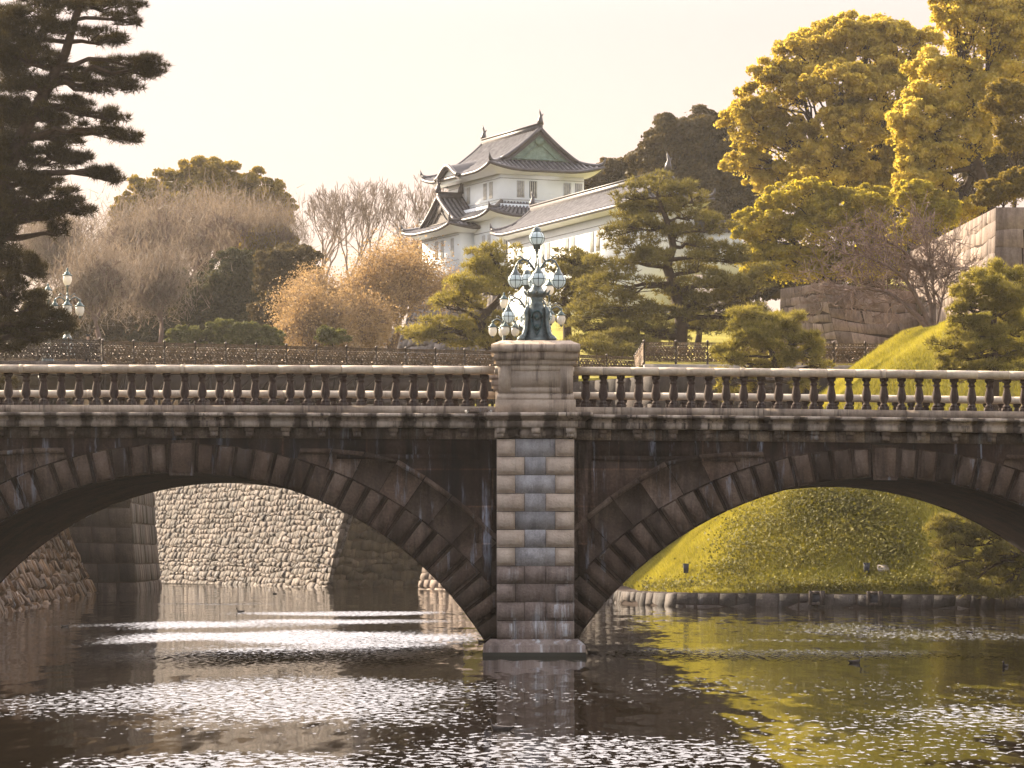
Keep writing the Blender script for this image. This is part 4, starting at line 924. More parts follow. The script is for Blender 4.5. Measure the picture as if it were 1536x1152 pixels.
# skirt roof round the lower storey (left and right flanks seen) and the gabled bay roof
def skirt(F, u0, u1, v0, v1, zin, zout, out, parent, lift=.5):
    m = MB(); rb = MB(); ed = MB(); so = MB()
    ring_in = [(u0, v0), (u1, v0), (u1, v1), (u0, v1)]; ring_out = [(u0 - out, v0 - out), (u1 + out, v0 - out), (u1 + out, v1 + out), (u0 - out, v1 + out)]
    for k in range(4):
        a, b = np.array(ring_in[k]), np.array(ring_in[(k + 1) % 4]); c, d = np.array(ring_out[k]), np.array(ring_out[(k + 1) % 4]); n = 16
        L_ = np.linalg.norm(d - c); lf = lambda t_: lift * max(0, 1 - min(t_, 1 - t_) * L_ / 3) ** 2
        R0 = [F(*(a + (b - a) * t_), zin) for t_ in np.linspace(0, 1, n + 1)]
        RM = [F(*((a + (b - a) * t_) * .45 + (c + (d - c) * t_) * .55), zin * .4 + zout * .6 + lf(t_) * .25 - .05) for t_ in np.linspace(0, 1, n + 1)]
        R2 = [F(*(c + (d - c) * t_), zout + lf(t_)) for t_ in np.linspace(0, 1, n + 1)]
        m.strip(R2, RM); m.strip(RM, R0); ed.tube([p - np.array((0, 0, .05)) for p in R2], .15, 6)
        so.strip([p - np.array((0, 0, .14)) for p in R2], [p - np.array((0, 0, zin - zout + .3)) for p in R0])
        for t_ in np.arange(.01, 1, .44 / L_):
            f = lambda R: R[int(t_ * n)] + (R[min(n, int(t_ * n) + 1)] - R[int(t_ * n)]) * (t_ * n - int(t_ * n)); up_ = np.array((0, 0, .05)); rb.tube([f(R2) + up_, f(RM) + up_, f(R0) + up_], .12, 4, False)
        p = F(*c, zout + lift + .13); q = F(*a, zin + .13); mid = RM[0] + np.array((0, 0, .13)); ed.tube([p, mid, q], .18, 6); ed.tube([p, p + np.array((0, 0, .5)) + (p - q) * .08], [.15, .02], 5)
    m.build('skirt_roof', m_tile, parent); rb.build('roof_ribs', m_tilerib, parent); ed.build('eave_edge', m_tileedge, parent); so.build('eave_soffit', m_plaster, parent)
skirt(frame(TO.copy(), TU, TV), 1.7, 9.5, 1.4, 13.0, ZM + .15, ZE1 + .35, 2.0, turret)
BO = T(2.6, 4.2, 0)                                             # bay roof: ridge runs out to the left
irimoya(frame(BO, TV, -TU), 11.0, 4.6, 30.85, 3.1, 1.7, turret, lift=.4, ov=.5, base_inset=1.2, gable=m_lattice)

cor = empty('castle_corridor', (3, 274, 24), 'long white castle corridor building with a tiled roof, sloping down to the turret', 'castle building')
CU = np.array((9.4, -25.3, 0)); CU /= np.linalg.norm(CU); CN = np.array((-CU[1], CU[0], 0)); CO = np.array((-1.77, 287.0, 0)) 
FC = lambda u, v, z: CO + CN * u + CU * v + np.array((0, 0, z))      # u across (away from us), v along towards us
CL = 32.0
irimoya(FC, 6.6, CL, 29.35, 2.2, 1.7, cor, lift=.4, base_inset=1.0, gable=m_plaster)
m = MB(); hexuv(m, FC, 1.1, 5.5, 1.2, CL - 1.2, 21.5, 29.2); m.build('corridor_wall', m_plaster, cor)
FCW = lambda a, d, z: FC(1.1 - d, a, z)
for a in (3.0, 4.3, 9.5, 10.8, 15.0, 16.3, 20.5, 21.8, 26.0, 27.3): window(cor, FCW, 0, a, 26.4, .75, 1.6)
m = MB()
for z in (25.6, 28.35): hexuv(m, FC, 1.07, 1.098, 1.2, CL - 1.2, z, z + .06)
m.build('wall_line', m_trim, cor)
gw = empty('plaster_wall', P(1070, 372, 258), 'low white plaster wall with a tiled coping between the large pine and the yellow tree', 'wall')
m = MB(); a_, b_ = P(1035, 372, 262), P(1112, 374, 254); m.hexa([a_ + (0, 0, -2), b_ + (0, 0, -2), b_ + (.2, .8, -2), a_ + (.2, .8, -2), P(1035, 348, 262), P(1112, 349, 254), P(1112, 349, 254) + (.2, .8, 0), P(1035, 348, 262) + (.2, .8, 0)]); m.build('wall', m_plaster, gw)
m = MB(); a_, b_ = P(1034, 348, 262), P(1113, 348, 254); A = [a_ + (-.1, -.6, -.1), b_ + (-.1, -.6, -.1)]; B = [P(1034, 332, 262), P(1113, 331, 254)]; C_ = [a_ + (.3, 1.3, -.1), b_ + (.3, 1.3, -.1)]
m.strip(A, B); m.strip(B, C_)
for k in range(14):
    t_ = k / 13; m.tube([A[0] + (A[1] - A[0]) * t_, B[0] + (B[1] - B[0]) * t_ + (0, 0, .05)], .07, 4)
m.build('tiled_coping', m_tile, gw)
# battered stone base of the turret
bq = [T(-1.0, 14.6, ZB), T(-1.0, 5.2, ZB), T(.5, 5.0, ZB), T(.6, .4, ZB), T(11, .4, ZB)]
dn = np.array((0, 0, -8.5))
def outb(i, o): return bq[i] + dn + o
o1 = -TU * 2.4; o2 = -TV * 2.4
m = MB(); r = empty('rampart', bq[1] + dn, 'battered stone base beneath the white turret, behind the left pine', 'stone wall'); bk = MB()
fcs = [(outb(0, o1), outb(1, o1 + o2), bq[1], bq[0]), (outb(1, o1 + o2), outb(2, o1 * .3 + o2), bq[2], bq[1]), (outb(2, o1 * .6), outb(3, o1 * .6 + o2), bq[3], bq[2]), (outb(3, o1 * .6 + o2), outb(4, o2), bq[4], bq[3])]
for i, f in enumerate(fcs): masonry(m, *f, 11, .9, .1, 90 + i, jit=.7); backing(bk, *f)
m.build('stone_face', m_basestone, r); bk.build('core', m_gap, r)

# ------------------------------------------------------------------ vegetation builders
def unit(rng, n):
    v = rng.normal(size=(n, 3)); return v / (np.linalg.norm(v, axis=1, keepdims=True) + 1e-9)
def leaf_quads(rng, p, nrm_, size, aspect=.62):
    n = len(p); r = rng.normal(size=(n, 3)); t1 = np.cross(nrm_, r); t1 /= np.linalg.norm(t1, axis=1, keepdims=True) + 1e-9; t2 = np.cross(nrm_, t1); t2 /= np.linalg.norm(t2, axis=1, keepdims=True) + 1e-9
    s = size * rng.uniform(.6, 1.35, (n, 1)); a, b = t1 * s * .5, t2 * s * .5 * aspect
    V = np.stack([p - a, p - b * 1.0 + a * .1, p + a, p + b + a * .1], 1).reshape(-1, 3); return V, np.arange(4 * n).reshape(-1, 4)
def scatter(rng, cen, rad, n, shell=.6, low=-.35):
    w = (rad ** 2).sum(1); idx = rng.choice(len(cen), n, p=w / w.sum()); d = unit(rng, n)
    flip = (d[:, 2] < low) & (rng.random(n) < .75); d[flip, 2] *= -1
    r = shell + (1 - shell) * rng.random((n, 1)) ** .7; k = rng.random((n, 1)); r = r * np.where(k < .2, rng.uniform(1, 1.35, (n, 1)), 1.0); return cen[idx] + d * rad[idx] * r, d
def subclumps(rng, lobes, per, rel=.34, low=-.45):
    C_, R_ = [], []
    for c, r in lobes:
        d = unit(rng, per); d[:, 2] = np.where(d[:, 2] < low, -d[:, 2], d[:, 2]); k = .62 + .42 * rng.random((per, 1))
        C_.append(c + d * r * k); sr = rel * (r[0] * r[1] * r[2]) ** (1 / 3) * rng.uniform(.6, 1.35, (per, 1)); R_.append(np.repeat(sr, 3, 1) * np.array((1, 1, .72)))
    return np.concatenate(C_), np.concatenate(R_)
def seg_tubes(S, n=4):
    """S rows: p0(3) p1(3) r0 r1 -> vertices, faces"""
    S = np.asarray(S, float); p0, p1, r0, r1 = S[:, :3], S[:, 3:6], S[:, 6:7], S[:, 7:8]; d = p1 - p0; d /= np.linalg.norm(d, axis=1, keepdims=True) + 1e-9
    a = np.cross(d, np.array((.31, .22, .92))); a /= np.linalg.norm(a, axis=1, keepdims=True) + 1e-9; b = np.cross(d, a); V = []
    for p, r in ((p0, r0), (p1, r1)):
        for k in range(n): t_ = 2 * pi * k / n; V.append(p + r * (cos(t_) * a + sin(t_) * b))
    V = np.stack(V, 1).reshape(-1, 3); base = (np.arange(len(S)) * 2 * n)[:, None]
    F = np.concatenate([base + np.array([k, (k + 1) % n, n + (k + 1) % n, n + k]) for k in range(n)]); return V, F
def bend(rng, p, q, n=5, sag=.08):
    p, q = np.asarray(p, float), np.asarray(q, float); L_ = np.linalg.norm(q - p); j = [rng.normal(size=3) * L_ * sag * .5 for _ in range(n + 1)]
    return [p + (q - p) * (k / n) + (j[k] if 0 < k < n else 0) + np.array((0, 0, sag * L_ * sin(pi * k / n))) for k in range(n + 1)]
def segs_of(pts, r0, r1):
    n = len(pts) - 1; return [np.concatenate([pts[i], pts[i + 1], [r0 + (r1 - r0) * i / n, r0 + (r1 - r0) * (i + 1) / n]]) for i in range(n)]

def leafy(name, label, cat, foot, Y, lobes, mat, seed, leaves=26000, size=.24, per=22, trunk=.5, rel=.34, group=None, bark=None, dy=.85, foot_z=None, limbs=True, shell=.45, low=-.35, grow=1.16, dens=2.2):
    """lobes in photo pixels at distance Y: (px, py, rx, ry[, further])"""
    rng = np.random.default_rng(seed); k = Y / FPX
    base = P(foot[0], foot[1], Y)
    if foot_z is not None: base[2] = foot_z
    r = empty(name, base, label, cat, group); L_ = []
    for lo in lobes:
        c = P(lo[0], lo[1], Y + (lo[4] if len(lo) > 4 else 0)); L_.append((c, grow * np.array((lo[2] * k, (lo[2] + lo[3]) * .5 * k * dy, lo[3] * k))))
    C_, R_ = subclumps(rng, L_, int(per * 2.3), rel * .70)
    leaves = int(leaves * dens); p, d = scatter(rng, C_, R_, leaves, shell, low); p2, d2 = scatter(rng, np.array([c for c, _ in L_]), np.array([q * .8 for _, q in L_]), int(leaves * .12), .35, -.9); p = np.concatenate([p, p2]); d = np.concatenate([d, d2])
    nr = d + rng.normal(size=d.shape) * .75; nr /= np.linalg.norm(nr, axis=1, keepdims=True)
    V, F = leaf_quads(rng, p, nr, size); np_obj('crown', V, [F], mat, r)
    S = []; top = base + np.array((0, 0, 0)); cz = np.mean([c for c, _ in L_], 0); fork = base * .45 + cz * .55
    tp = bend(rng, base, fork, 5, .05); S += segs_of(tp, trunk, trunk * .65)
    for c, rr in L_:
        if not limbs: break
        b = bend(rng, fork - (fork - base) * rng.uniform(0, .35), c, 5, .08); S += segs_of(b, trunk * .45, trunk * .12)
        near = np.argsort(np.linalg.norm(C_ - c, axis=1))[:per * 2]
        for i in near[::3]: S += segs_of(bend(rng, b[int(rng.integers(2, 6))], C_[i], 4, .08), trunk * .13, trunk * .03)
    V, F = seg_tubes(S, 6); np_obj('trunk', V, [F], bark or m_bark, r, smooth=True); return r

def needles(rng, p, d, m_, length, width, spread=.85):
    n = len(p); P_ = np.repeat(p, m_, 0); D = np.repeat(d, m_, 0) + rng.normal(size=(n * m_, 3)) * spread; D /= np.linalg.norm(D, axis=1, keepdims=True) + 1e-9
    s = np.cross(D, rng.normal(size=D.shape)); s /= np.linalg.norm(s, axis=1, keepdims=True) + 1e-9; L_ = length * rng.uniform(.6, 1.2, (n * m_, 1))
    V = np.stack([P_ - s * width * .5, P_ + s * width * .5, P_ + D * L_], 1).reshape(-1, 3); return V, np.arange(3 * n * m_).reshape(-1, 3)
def pine(name, label, foot, Y, trunk, pads, mat, seed, tufts=120, m_=9, length=.30, width=.05, group='pines around the moat', tr=.3, foot_z=None, sub=9, dy=.8, droop=.0, twig=True, shell=.25, gx=1.14, gy=1.4, dens=1.7):
    """trunk: pixel polyline from the foot up; pads: (px, py, rx, ry[, further])"""
    rng = np.random.default_rng(seed); k = Y / FPX; base = P(foot[0], foot[1], Y)
    if foot_z is not None: base[2] = foot_z
    r = empty(name, base, label, 'pine tree', group)
    tp = [base] + [P(q[0], q[1], Y + (q[2] if len(q) > 2 else 0)) for q in trunk]; S = segs_of(tp, tr, tr * .25)
    fine = []
    for i in range(len(tp) - 1):
        for j in range(6): fine.append((tp[i] + (tp[i + 1] - tp[i]) * j / 6, tr * (1 - .75 * (i + j / 6) / (len(tp) - 1))))
    C_, R_ = [], []
    for pd in pads:
        c = P(pd[0], pd[1], Y + (pd[4] if len(pd) > 4 else rng.uniform(-.4, .4) * pd[2] * k * 1.2)); rr = np.array((gx * pd[2] * k, gx * pd[2] * k * dy, gy * pd[3] * k))
        at = min(fine, key=lambda f: np.linalg.norm((f[0] - c) * (1, .7, 1.0)) + max(0, f[0][2] - c[2]) * 1.0); b = bend(rng, at[0], c - np.array((0, 0, rr[2] * .5)), 5, .06); S += segs_of(b, max(.05, at[1] * .55), .04)
        d = unit(rng, sub) * rng.uniform(.3, 1.05, (sub, 1)); cs = c + d * rr; C_.append(cs); q = .40 * rr * np.array((1, 1, 1.15)); R_.append(q * rng.uniform(.7, 1.2, (sub, 1)))
        for x in cs: S += segs_of(bend(rng, b[int(rng.integers(3, 6))], x, 3, .05), .035, .015)
    C_, R_ = np.concatenate(C_), np.concatenate(R_)
    n = int(tufts * dens * len(pads)); p, d = scatter(rng, C_, R_, n, shell, -.15); d = d * .6 + np.array((0, 0, .7 - droop)); V, F = needles(rng, p, d, m_, length, width)
    np_obj('crown', V, [F], mat, r); V, F = seg_tubes(S, 6); np_obj('trunk', V, [F], m_bark, r, smooth=True); return r

def bare(name, label, foot, Y, height_px, seed, mat=None, spread=.55, depth=6, r0=.22, group=None, lean=0.0, foot_z=None, haze=0, hazemat=None, hazesize=.5, stems=1, kids=(2, 4), cat='bare tree', minr=.018, l0=.30, up=.18):
    rng = np.random.default_rng(seed); H_ = height_px * Y / FPX; base = P(foot[0], foot[1], Y)
    if foot_z is not None: base[2] = foot_z
    r = empty(name, base, label, cat, group); S = []; tips = []
    def grow(p, d, L_, rad, lev):
        pts = [p]; dd = d.copy(); n = 3 if lev < 3 else 2
        for _ in range(n):
            dd = dd + rng.normal(size=3) * .16 + np.array((0, 0, up * .3)); dd /= np.linalg.norm(dd); pts.append(pts[-1] + dd * L_ / n)
        S.extend(segs_of(pts, max(minr, rad), max(minr, rad * .66)))
        if lev >= depth: tips.append(pts[-1]); return
        for k in range(int(rng.integers(kids[0], kids[1] + 1))):
            v = rng.normal(size=3); v -= dd * v.dot(dd); v /= np.linalg.norm(v) + 1e-9; a = rng.uniform(.3, 1.0) * spread * 1.4
            nd = dd * cos(a) + v * sin(a) + np.array((0, 0, up)); nd /= np.linalg.norm(nd); q = pts[-1] if k < 2 else pts[int(rng.integers(1, len(pts)))]
            grow(q, nd, L_ * rng.uniform(.62, .86), rad * rng.uniform(.5, .68), lev + 1)
    for s in range(stems):
        d = np.array((lean + (rng.uniform(-.5, .5) if stems > 1 else 0), rng.uniform(-.3, .3) if stems > 1 else 0, 1.0)); grow(base, d / np.linalg.norm(d), H_ * l0, r0, 0)
    S = np.array(S); zt = max(S[:, 5].max() - base[2], .1); f = H_ / zt                      # fit the height
    for a in (0, 3): S[:, a:a + 3] = base + (S[:, a:a + 3] - base) * f
    V, F = seg_tubes(S, 4); np_obj('trunk', V, [F], mat or m_twig, r)
    if haze:
        tp = base + (np.array(tips) - base) * f; n = haze; p = tp[rng.integers(0, len(tp), n)] + rng.normal(size=(n, 3)) * hazesize; V, F = needles(rng, p, np.tile(np.array((0, 0, .8)), (n, 1)), 1, 1.3, .06, .55) if hazemat is m_mauve else leaf_quads(rng, p, unit(rng, n), .18, .6); np_obj('crown', V, [F], hazemat, r)
    return r

# ------------------------------------------------------------------ far trees, left
leafy('evergreen_tree', 'broad olive topped evergreen dome rising above the mauve bare trees at left', 'tree', (320, 480), 352, [(310, 282, 70, 36), (250, 302, 56, 36), (212, 325, 36, 30), (370, 296, 52, 36), (408, 318, 30, 30), (215, 335, 34, 34), (310, 330, 90, 45), (380, 350, 50, 40), (250, 350, 60, 40)], m_olive, 1, 60000, .42, 30, .8, .26)
MV = 'mauve bare trees at the left'
for i, (px, fy, h, lab) in enumerate(((120, 505, 185, 'mauve bare tree behind the urn lamp, next to the dark pine'), (172, 500, 165, 'mauve bare tree left below the olive dome'), (225, 497, 180, 'mauve bare tree under the left slope of the olive dome'), (278, 490, 190, 'mauve bare tree in the middle under the olive dome'), (330, 488, 180, 'mauve bare tree under the crest of the olive dome'), (385, 480, 160, 'mauve bare tree at the right shoulder of the olive dome'), (75, 505, 170, 'mauve bare tree half hidden by the dark pine'), (240, 515, 120, 'short mauve bare tree low in front of the left wood'), (150, 515, 125, 'short mauve bare tree right behind the guard'))):
    bare('bare_tree', lab, (px, fy), 325 - (i % 3) * 8 - (30 if h < 140 else 0), h, 20 + i, m_twig, .66, 6, .24, MV, haze=4200, hazemat=m_mauve, hazesize=1.3, minr=.04)
for i, (lo, Y, lab, mat) in enumerate((([(350, 425, 44, 42), (325, 470, 55, 44), (380, 470, 50, 48), (350, 505, 60, 26)], 292, 'dark evergreen rising in the middle of the left wood behind the fence', m_deep), ([(425, 408, 42, 34), (452, 395, 26, 22), (430, 450, 46, 44), (420, 495, 50, 34)], 285, 'dark evergreen at the right end of the left wood, beside the orange tree', m_brown), ([(258, 445, 42, 34), (285, 485, 55, 36), (250, 505, 60, 22)], 296, 'dull evergreen in front of the mauve trees, right of the urn lamp', m_deep), ([(190, 468, 46, 34), (150, 490, 44, 30), (210, 505, 50, 20)], 298, 'low dark evergreen behind the guard and the fence at left', m_brown), ([(80, 480, 50, 40), (60, 505, 60, 24)], 300, 'dark evergreen behind the two urn lamps, mostly covered by the dark pine', m_brown))):
    leafy('evergreen_tree', lab, 'tree', (lo[0][0], 530), Y, lo, mat, 40 + i, 26000, .28, 26, .4, .30, 'dark evergreens of the left wood')
leafy('evergreen_tree', 'olive evergreen between the mauve trees and the bare pale trees', 'tree', (405, 500), 310, [(400, 385, 40, 36), (445, 398, 30, 26)], m_olive, 48, 16000, .32, 24, .35, .3)
for i, (px, py, rx, ry) in enumerate(((278, 505, 26, 12), (352, 499, 36, 16), (395, 507, 28, 13))):
    leafy('shrub', ('small pale green shrub behind the fence, left of three', 'larger pale green shrub behind the fence, middle of three', 'small pale green shrub behind the fence, nearest the orange tree')[i], 'shrub', (px, 525), 252, [(px, py, rx, ry), (px, py + 10, rx, ry)], m_shrub, 60 + i, 6000, .22, 20, .1, .34, 'clipped shrubs behind the fence')
for i, (px, h, ln, lab) in enumerate(((480, 172, -.28, 'pale tall bare tree beside the dark evergreens at left'), (525, 178, .0, 'pale tall bare tree above the orange tree'), (580, 178, .1, 'pale tall bare tree halfway between the orange tree and the turret'), (630, 168, .05, 'pale tall bare tree directly beside the turret'))):
    bare('bare_tree', lab, (px, 440), 385, h, 80 + i, m_barkpale, .44, 6, .18, 'pale bare trees left of the turret', ln, kids=(2, 3), minr=.022, l0=.30, up=.24, stems=3)
bare('bare_tree', 'rusty bare tree close to the left wall of the turret', (600, 470), 312, 120, 90, m_twig, .6, 6, .2, haze=5500, hazemat=m_autumn, hazesize=.6, minr=.028)
bare('autumn_tree', 'bright orange autumn tree with spreading layers left of the turret', (500, 530), 268, 122, 95, m_twig, .85, 6, .2, 'orange autumn trees', -.1, haze=40000, hazemat=m_autumn, hazesize=.62, stems=4, minr=.02, l0=.26, up=.05, cat='tree')
bare('autumn_tree', 'low orange autumn tree nearest the dark evergreens of the left wood', (468, 530), 262, 95, 98, m_twig, .85, 6, .16, 'orange autumn trees', -.1, haze=26000, hazemat=m_autumn, hazesize=.55, stems=4, minr=.02, l0=.26, up=.05, cat='tree')
bare('autumn_tree', 'orange brown autumn tree under the white turret wall', (588, 530), 276, 160, 96, m_twig, .75, 6, .22, 'orange autumn trees', .0, haze=42000, hazemat=m_autumn, hazesize=.75, stems=3, minr=.02, l0=.26, up=.08, cat='tree')
leafy('shrub', 'round green shrub at the foot of the orange autumn trees', 'shrub', (500, 525), 245, [(497, 506, 22, 14)], m_shrub, 97, 3500, .18, 16, .08, .38)

# ------------------------------------------------------------------ trees behind and right of the turret
leafy('evergreen_tree', 'brownish evergreen directly right of the turret roof', 'tree', (930, 330), 330, [(930, 268, 40, 28), (895, 285, 26, 20), (965, 255, 30, 26)], m_brown, 101, 20000, .34, 24, .5, .30)
leafy('evergreen_tree', 'big brown evergreen dome behind the corridor roof and the large pine', 'tree', (1050, 400), 325, [(1045, 215, 62, 42), (1000, 250, 45, 40), (1090, 260, 50, 60), (1060, 310, 70, 60), (1110, 330, 50, 50)], m_brown, 102, 52000, .36, 26, .8, .28)
leafy('golden_tree', 'tall golden camphor tree with open gaps, left of the two at the right', 'tree', (1315, 430), 250, [(1285, 62, 66, 34), (1345, 80, 62, 40), (1215, 95, 58, 40), (1170, 140, 52, 44), (1130, 195, 42, 40), (1190, 215, 48, 34), (1120, 245, 34, 24), (1260, 130, 50, 30, -4), (1330, 145, 50, 46, -3), (1275, 195, 50, 40, -4), (1240, 255, 60, 34, -3), (1330, 215, 34, 50), (1170, 275, 44, 26), (1300, 285, 50, 34), (1345, 270, 40, 50)], m_gold, 111, 95000, .26, 26, .75, .29, 'golden camphor trees', dy=.9)
leafy('golden_tree', 'bright golden camphor tree reaching the top right corner', 'tree', (1490, 330), 226, [(1490, 50, 64, 56), (1440, 20, 40, 40), (1530, 110, 50, 60), (1420, 130, 56, 46), (1385, 180, 48, 40), (1470, 160, 50, 50), (1400, 235, 46, 36), (1360, 200, 28, 28), (1450, 215, 40, 34), (1390, 285, 42, 34), (1430, 320, 44, 26), (1370, 255, 26, 26), (1540, 20, 50, 60)], m_gold2, 112, 90000, .24, 26, .6, .28, 'golden camphor trees', dy=.9)
leafy('yellow_tree', 'yellow green tree with leaning leaf layers below the golden camphor', 'tree', (1260, 470), 236, [(1200, 300, 52, 26), (1150, 345, 48, 30), (1230, 350, 62, 36), (1290, 320, 50, 36), (1135, 395, 30, 30), (1190, 400, 56, 30), (1255, 400, 52, 28), (1320, 360, 40, 40), (1300, 400, 44, 26)], m_yel, 113, 62000, .24, 34, .4, .24, shell=.35)
leafy('evergreen_tree', 'dark evergreen mass behind the yellow green tree and the lower rampart', 'tree', (1200, 470), 262, [(1140, 405, 46, 34), (1120, 440, 40, 26), (1190, 420, 50, 30), (1260, 420, 50, 30), (1340, 330, 60, 60), (1400, 370, 60, 40), (1330, 400, 50, 40), (1440, 330, 50, 40), (1500, 260, 50, 50)], m_brown, 117, 52000, .3, 26, .4, .3)
leafy('yellow_tree', 'small yellow green tree at the left foot of the bright golden camphor', 'tree', (1425, 370), 222, [(1400, 330, 40, 26), (1370, 350, 30, 20), (1375, 300, 32, 26)], m_yel, 114, 13000, .2, 24, .2, .3, shell=.4)
leafy('shrub', 'clipped round evergreen over the tall rampart at the right edge', 'shrub', (1520, 320), 212, [(1515, 150, 34, 26), (1528, 185, 34, 30), (1520, 215, 26, 20)], m_olive, 115, 12000, .2, 20, .15, .4)
leafy('shrub', 'spreading evergreen shrub on top of the tall rampart corner', 'shrub', (1505, 325), 200, [(1505, 290, 36, 22), (1535, 275, 30, 24), (1480, 300, 20, 12)], m_olive, 116, 11000, .18, 22, .1, .36)
def leaning_tree():
    rng = np.random.default_rng(121); Y = 183.0; base = P(1398, 500, Y); r = empty('bare_tree', base, 'leaning bare tree with many fine twigs in front of the cut stone ramparts', 'bare tree'); S = []
    def grow(p, d, L_, rad, lev):
        pts = [p]; dd = d
        for _ in range(2):
            dd = dd + rng.normal(size=3) * .22; dd /= np.linalg.norm(dd); pts.append(pts[-1] + dd * L_ * .5)
        S.extend(segs_of(pts, rad, max(.012, rad * .6)))
        if lev < 4:
            for _ in range(int(rng.integers(2, 4))):
                nd = dd + rng.normal(size=3) * .55 + np.array((0, 0, .06)); nd /= np.linalg.norm(nd); grow(pts[int(rng.integers(1, 3))], nd, L_ * rng.uniform(.6, .85), max(.012, rad * .55), lev + 1)
    for limb, r0 in (([(1398, 500), (1380, 478), (1355, 455), (1330, 438), (1300, 432), (1265, 436), (1235, 428)], .20), ([(1399, 500), (1385, 465), (1372, 440), (1355, 415), (1330, 398), (1300, 385), (1262, 380)], .18), ([(1400, 500), (1397, 460), (1386, 420), (1370, 390), (1350, 372), (1325, 358)], .16), ([(1401, 500), (1402, 455), (1398, 415), (1392, 380), (1385, 350)], .13), ([(1403, 500), (1412, 455), (1418, 425), (1428, 400)], .09)):
        dy = rng.uniform(-1.5, 1.5); pts = [P(x, y, Y + dy * k / len(limb)) for k, (x, y) in enumerate(limb)]; S.extend(segs_of(pts, r0, .035)); n = len(pts) - 1
        for q in range(34):
            f = rng.uniform(.28, 1) * n; k = min(n - 1, int(f)); p = pts[k] + (pts[k + 1] - pts[k]) * (f - k); ax = pts[k + 1] - pts[k]; ax /= np.linalg.norm(ax); d = ax * .6 + rng.normal(size=3) * .6 + np.array((-.1, 0, .35)); d /= np.linalg.norm(d); grow(p, d, rng.uniform(.7, 1.5), .035, 1)
    V, F = seg_tubes(S, 4); np_obj('trunk', V, [F], m_twig, r)
leaning_tree()
bare('bare_tree', 'small twiggy bare shrub below the yellow green tree', (1265, 440), 205, 80, 122, m_twig, .8, 5, .10, None, .2, foot_z=16.0, stems=4, minr=.016, up=.08, cat='bare shrub')

# ------------------------------------------------------------------ pines
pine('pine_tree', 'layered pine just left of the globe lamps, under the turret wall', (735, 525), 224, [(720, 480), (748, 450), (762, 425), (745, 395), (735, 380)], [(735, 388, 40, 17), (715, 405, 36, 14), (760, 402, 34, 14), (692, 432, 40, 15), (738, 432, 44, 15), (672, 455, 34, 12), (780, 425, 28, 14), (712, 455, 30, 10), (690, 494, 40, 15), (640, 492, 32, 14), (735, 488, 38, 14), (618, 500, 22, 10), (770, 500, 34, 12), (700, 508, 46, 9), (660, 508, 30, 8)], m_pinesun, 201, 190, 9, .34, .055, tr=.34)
pine('pine_tree', 'dark pine between the globe lamps and the large pine', (852, 525), 226, [(850, 470), (846, 440), (862, 415), (858, 395)], [(862, 388, 34, 14), (840, 405, 34, 14), (888, 400, 30, 14), (868, 418, 40, 14), (895, 425, 28, 12), (850, 450, 34, 16), (885, 455, 34, 14), (835, 475, 24, 12)], m_pine, 202, 190, 9, .34, .055, tr=.32)
pine('pine_tree', 'large spreading pine in front of the white corridor, tallest of the pines', (1020, 535), 215, [(1022, 480), (1012, 430), (1000, 400), (1010, 370), (1000, 330), (985, 290)],
     [(985, 274, 36, 14), (1012, 284, 30, 13), (955, 292, 34, 13), (1040, 300, 26, 12), (990, 306, 48, 14), (942, 318, 30, 12), (1035, 322, 34, 13), (978, 335, 50, 14), (1068, 338, 32, 12), (930, 345, 26, 10), (1015, 352, 44, 14), (950, 366, 44, 14), (1060, 368, 36, 12), (1100, 385, 44, 14), (925, 392, 40, 14), (985, 392, 44, 14), (1045, 398, 50, 15), (1125, 412, 34, 13), (1080, 420, 48, 15), (900, 425, 40, 15), (955, 428, 48, 15), (1020, 436, 50, 14), (1128, 440, 26, 12), (890, 458, 40, 15), (940, 462, 46, 15), (1000, 470, 48, 14), (1070, 455, 48, 15), (1115, 470, 40, 14), (875, 488, 34, 13), (925, 492, 48, 14), (985, 500, 42, 12), (1060, 490, 40, 12), (900, 508, 50, 8)], m_pine, 203, 190, 9, .34, .055, tr=.48, droop=.1)
pine('pine_tree', 'low spreading pine behind the fence between the pedestal and the large pine trunk', (905, 540), 211, [(905, 522), (925, 512)], [(872, 516, 34, 10), (915, 510, 40, 11), (955, 518, 40, 10), (895, 526, 44, 9), (985, 524, 34, 9), (940, 530, 44, 8)], m_pine, 209, 170, 9, .32, .05, tr=.16)
pine('pine_tree', 'low pine trunk and dark boughs right behind the large pine', (1045, 528), 222, [(1050, 495), (1075, 470)], [(1095, 455, 34, 16), (1130, 470, 24, 16), (1060, 480, 30, 14)], m_pinedark, 204, 150, 9, .34, .06, tr=.3)
pine('pine_tree', 'small round pine on the bank in front of the iron fence, right of the pedestal', (1165, 608), 172, [(1166, 560), (1158, 530), (1150, 500), (1160, 475)], [(1150, 473, 40, 12), (1122, 488, 32, 11), (1180, 486, 32, 12), (1155, 498, 46, 13), (1105, 512, 28, 11), (1195, 508, 34, 13), (1140, 520, 38, 12), (1095, 536, 26, 11), (1215, 528, 26, 13), (1120, 545, 34, 10), (1180, 536, 32, 11), (1225, 546, 20, 9), (1160, 548, 30, 8), (1085, 570, 20, 12), (1130, 575, 22, 14), (1095, 590, 22, 8), (1200, 570, 24, 12)], m_pinesun, 205, 190, 9, .27, .042, tr=.22, foot_z=9.3)
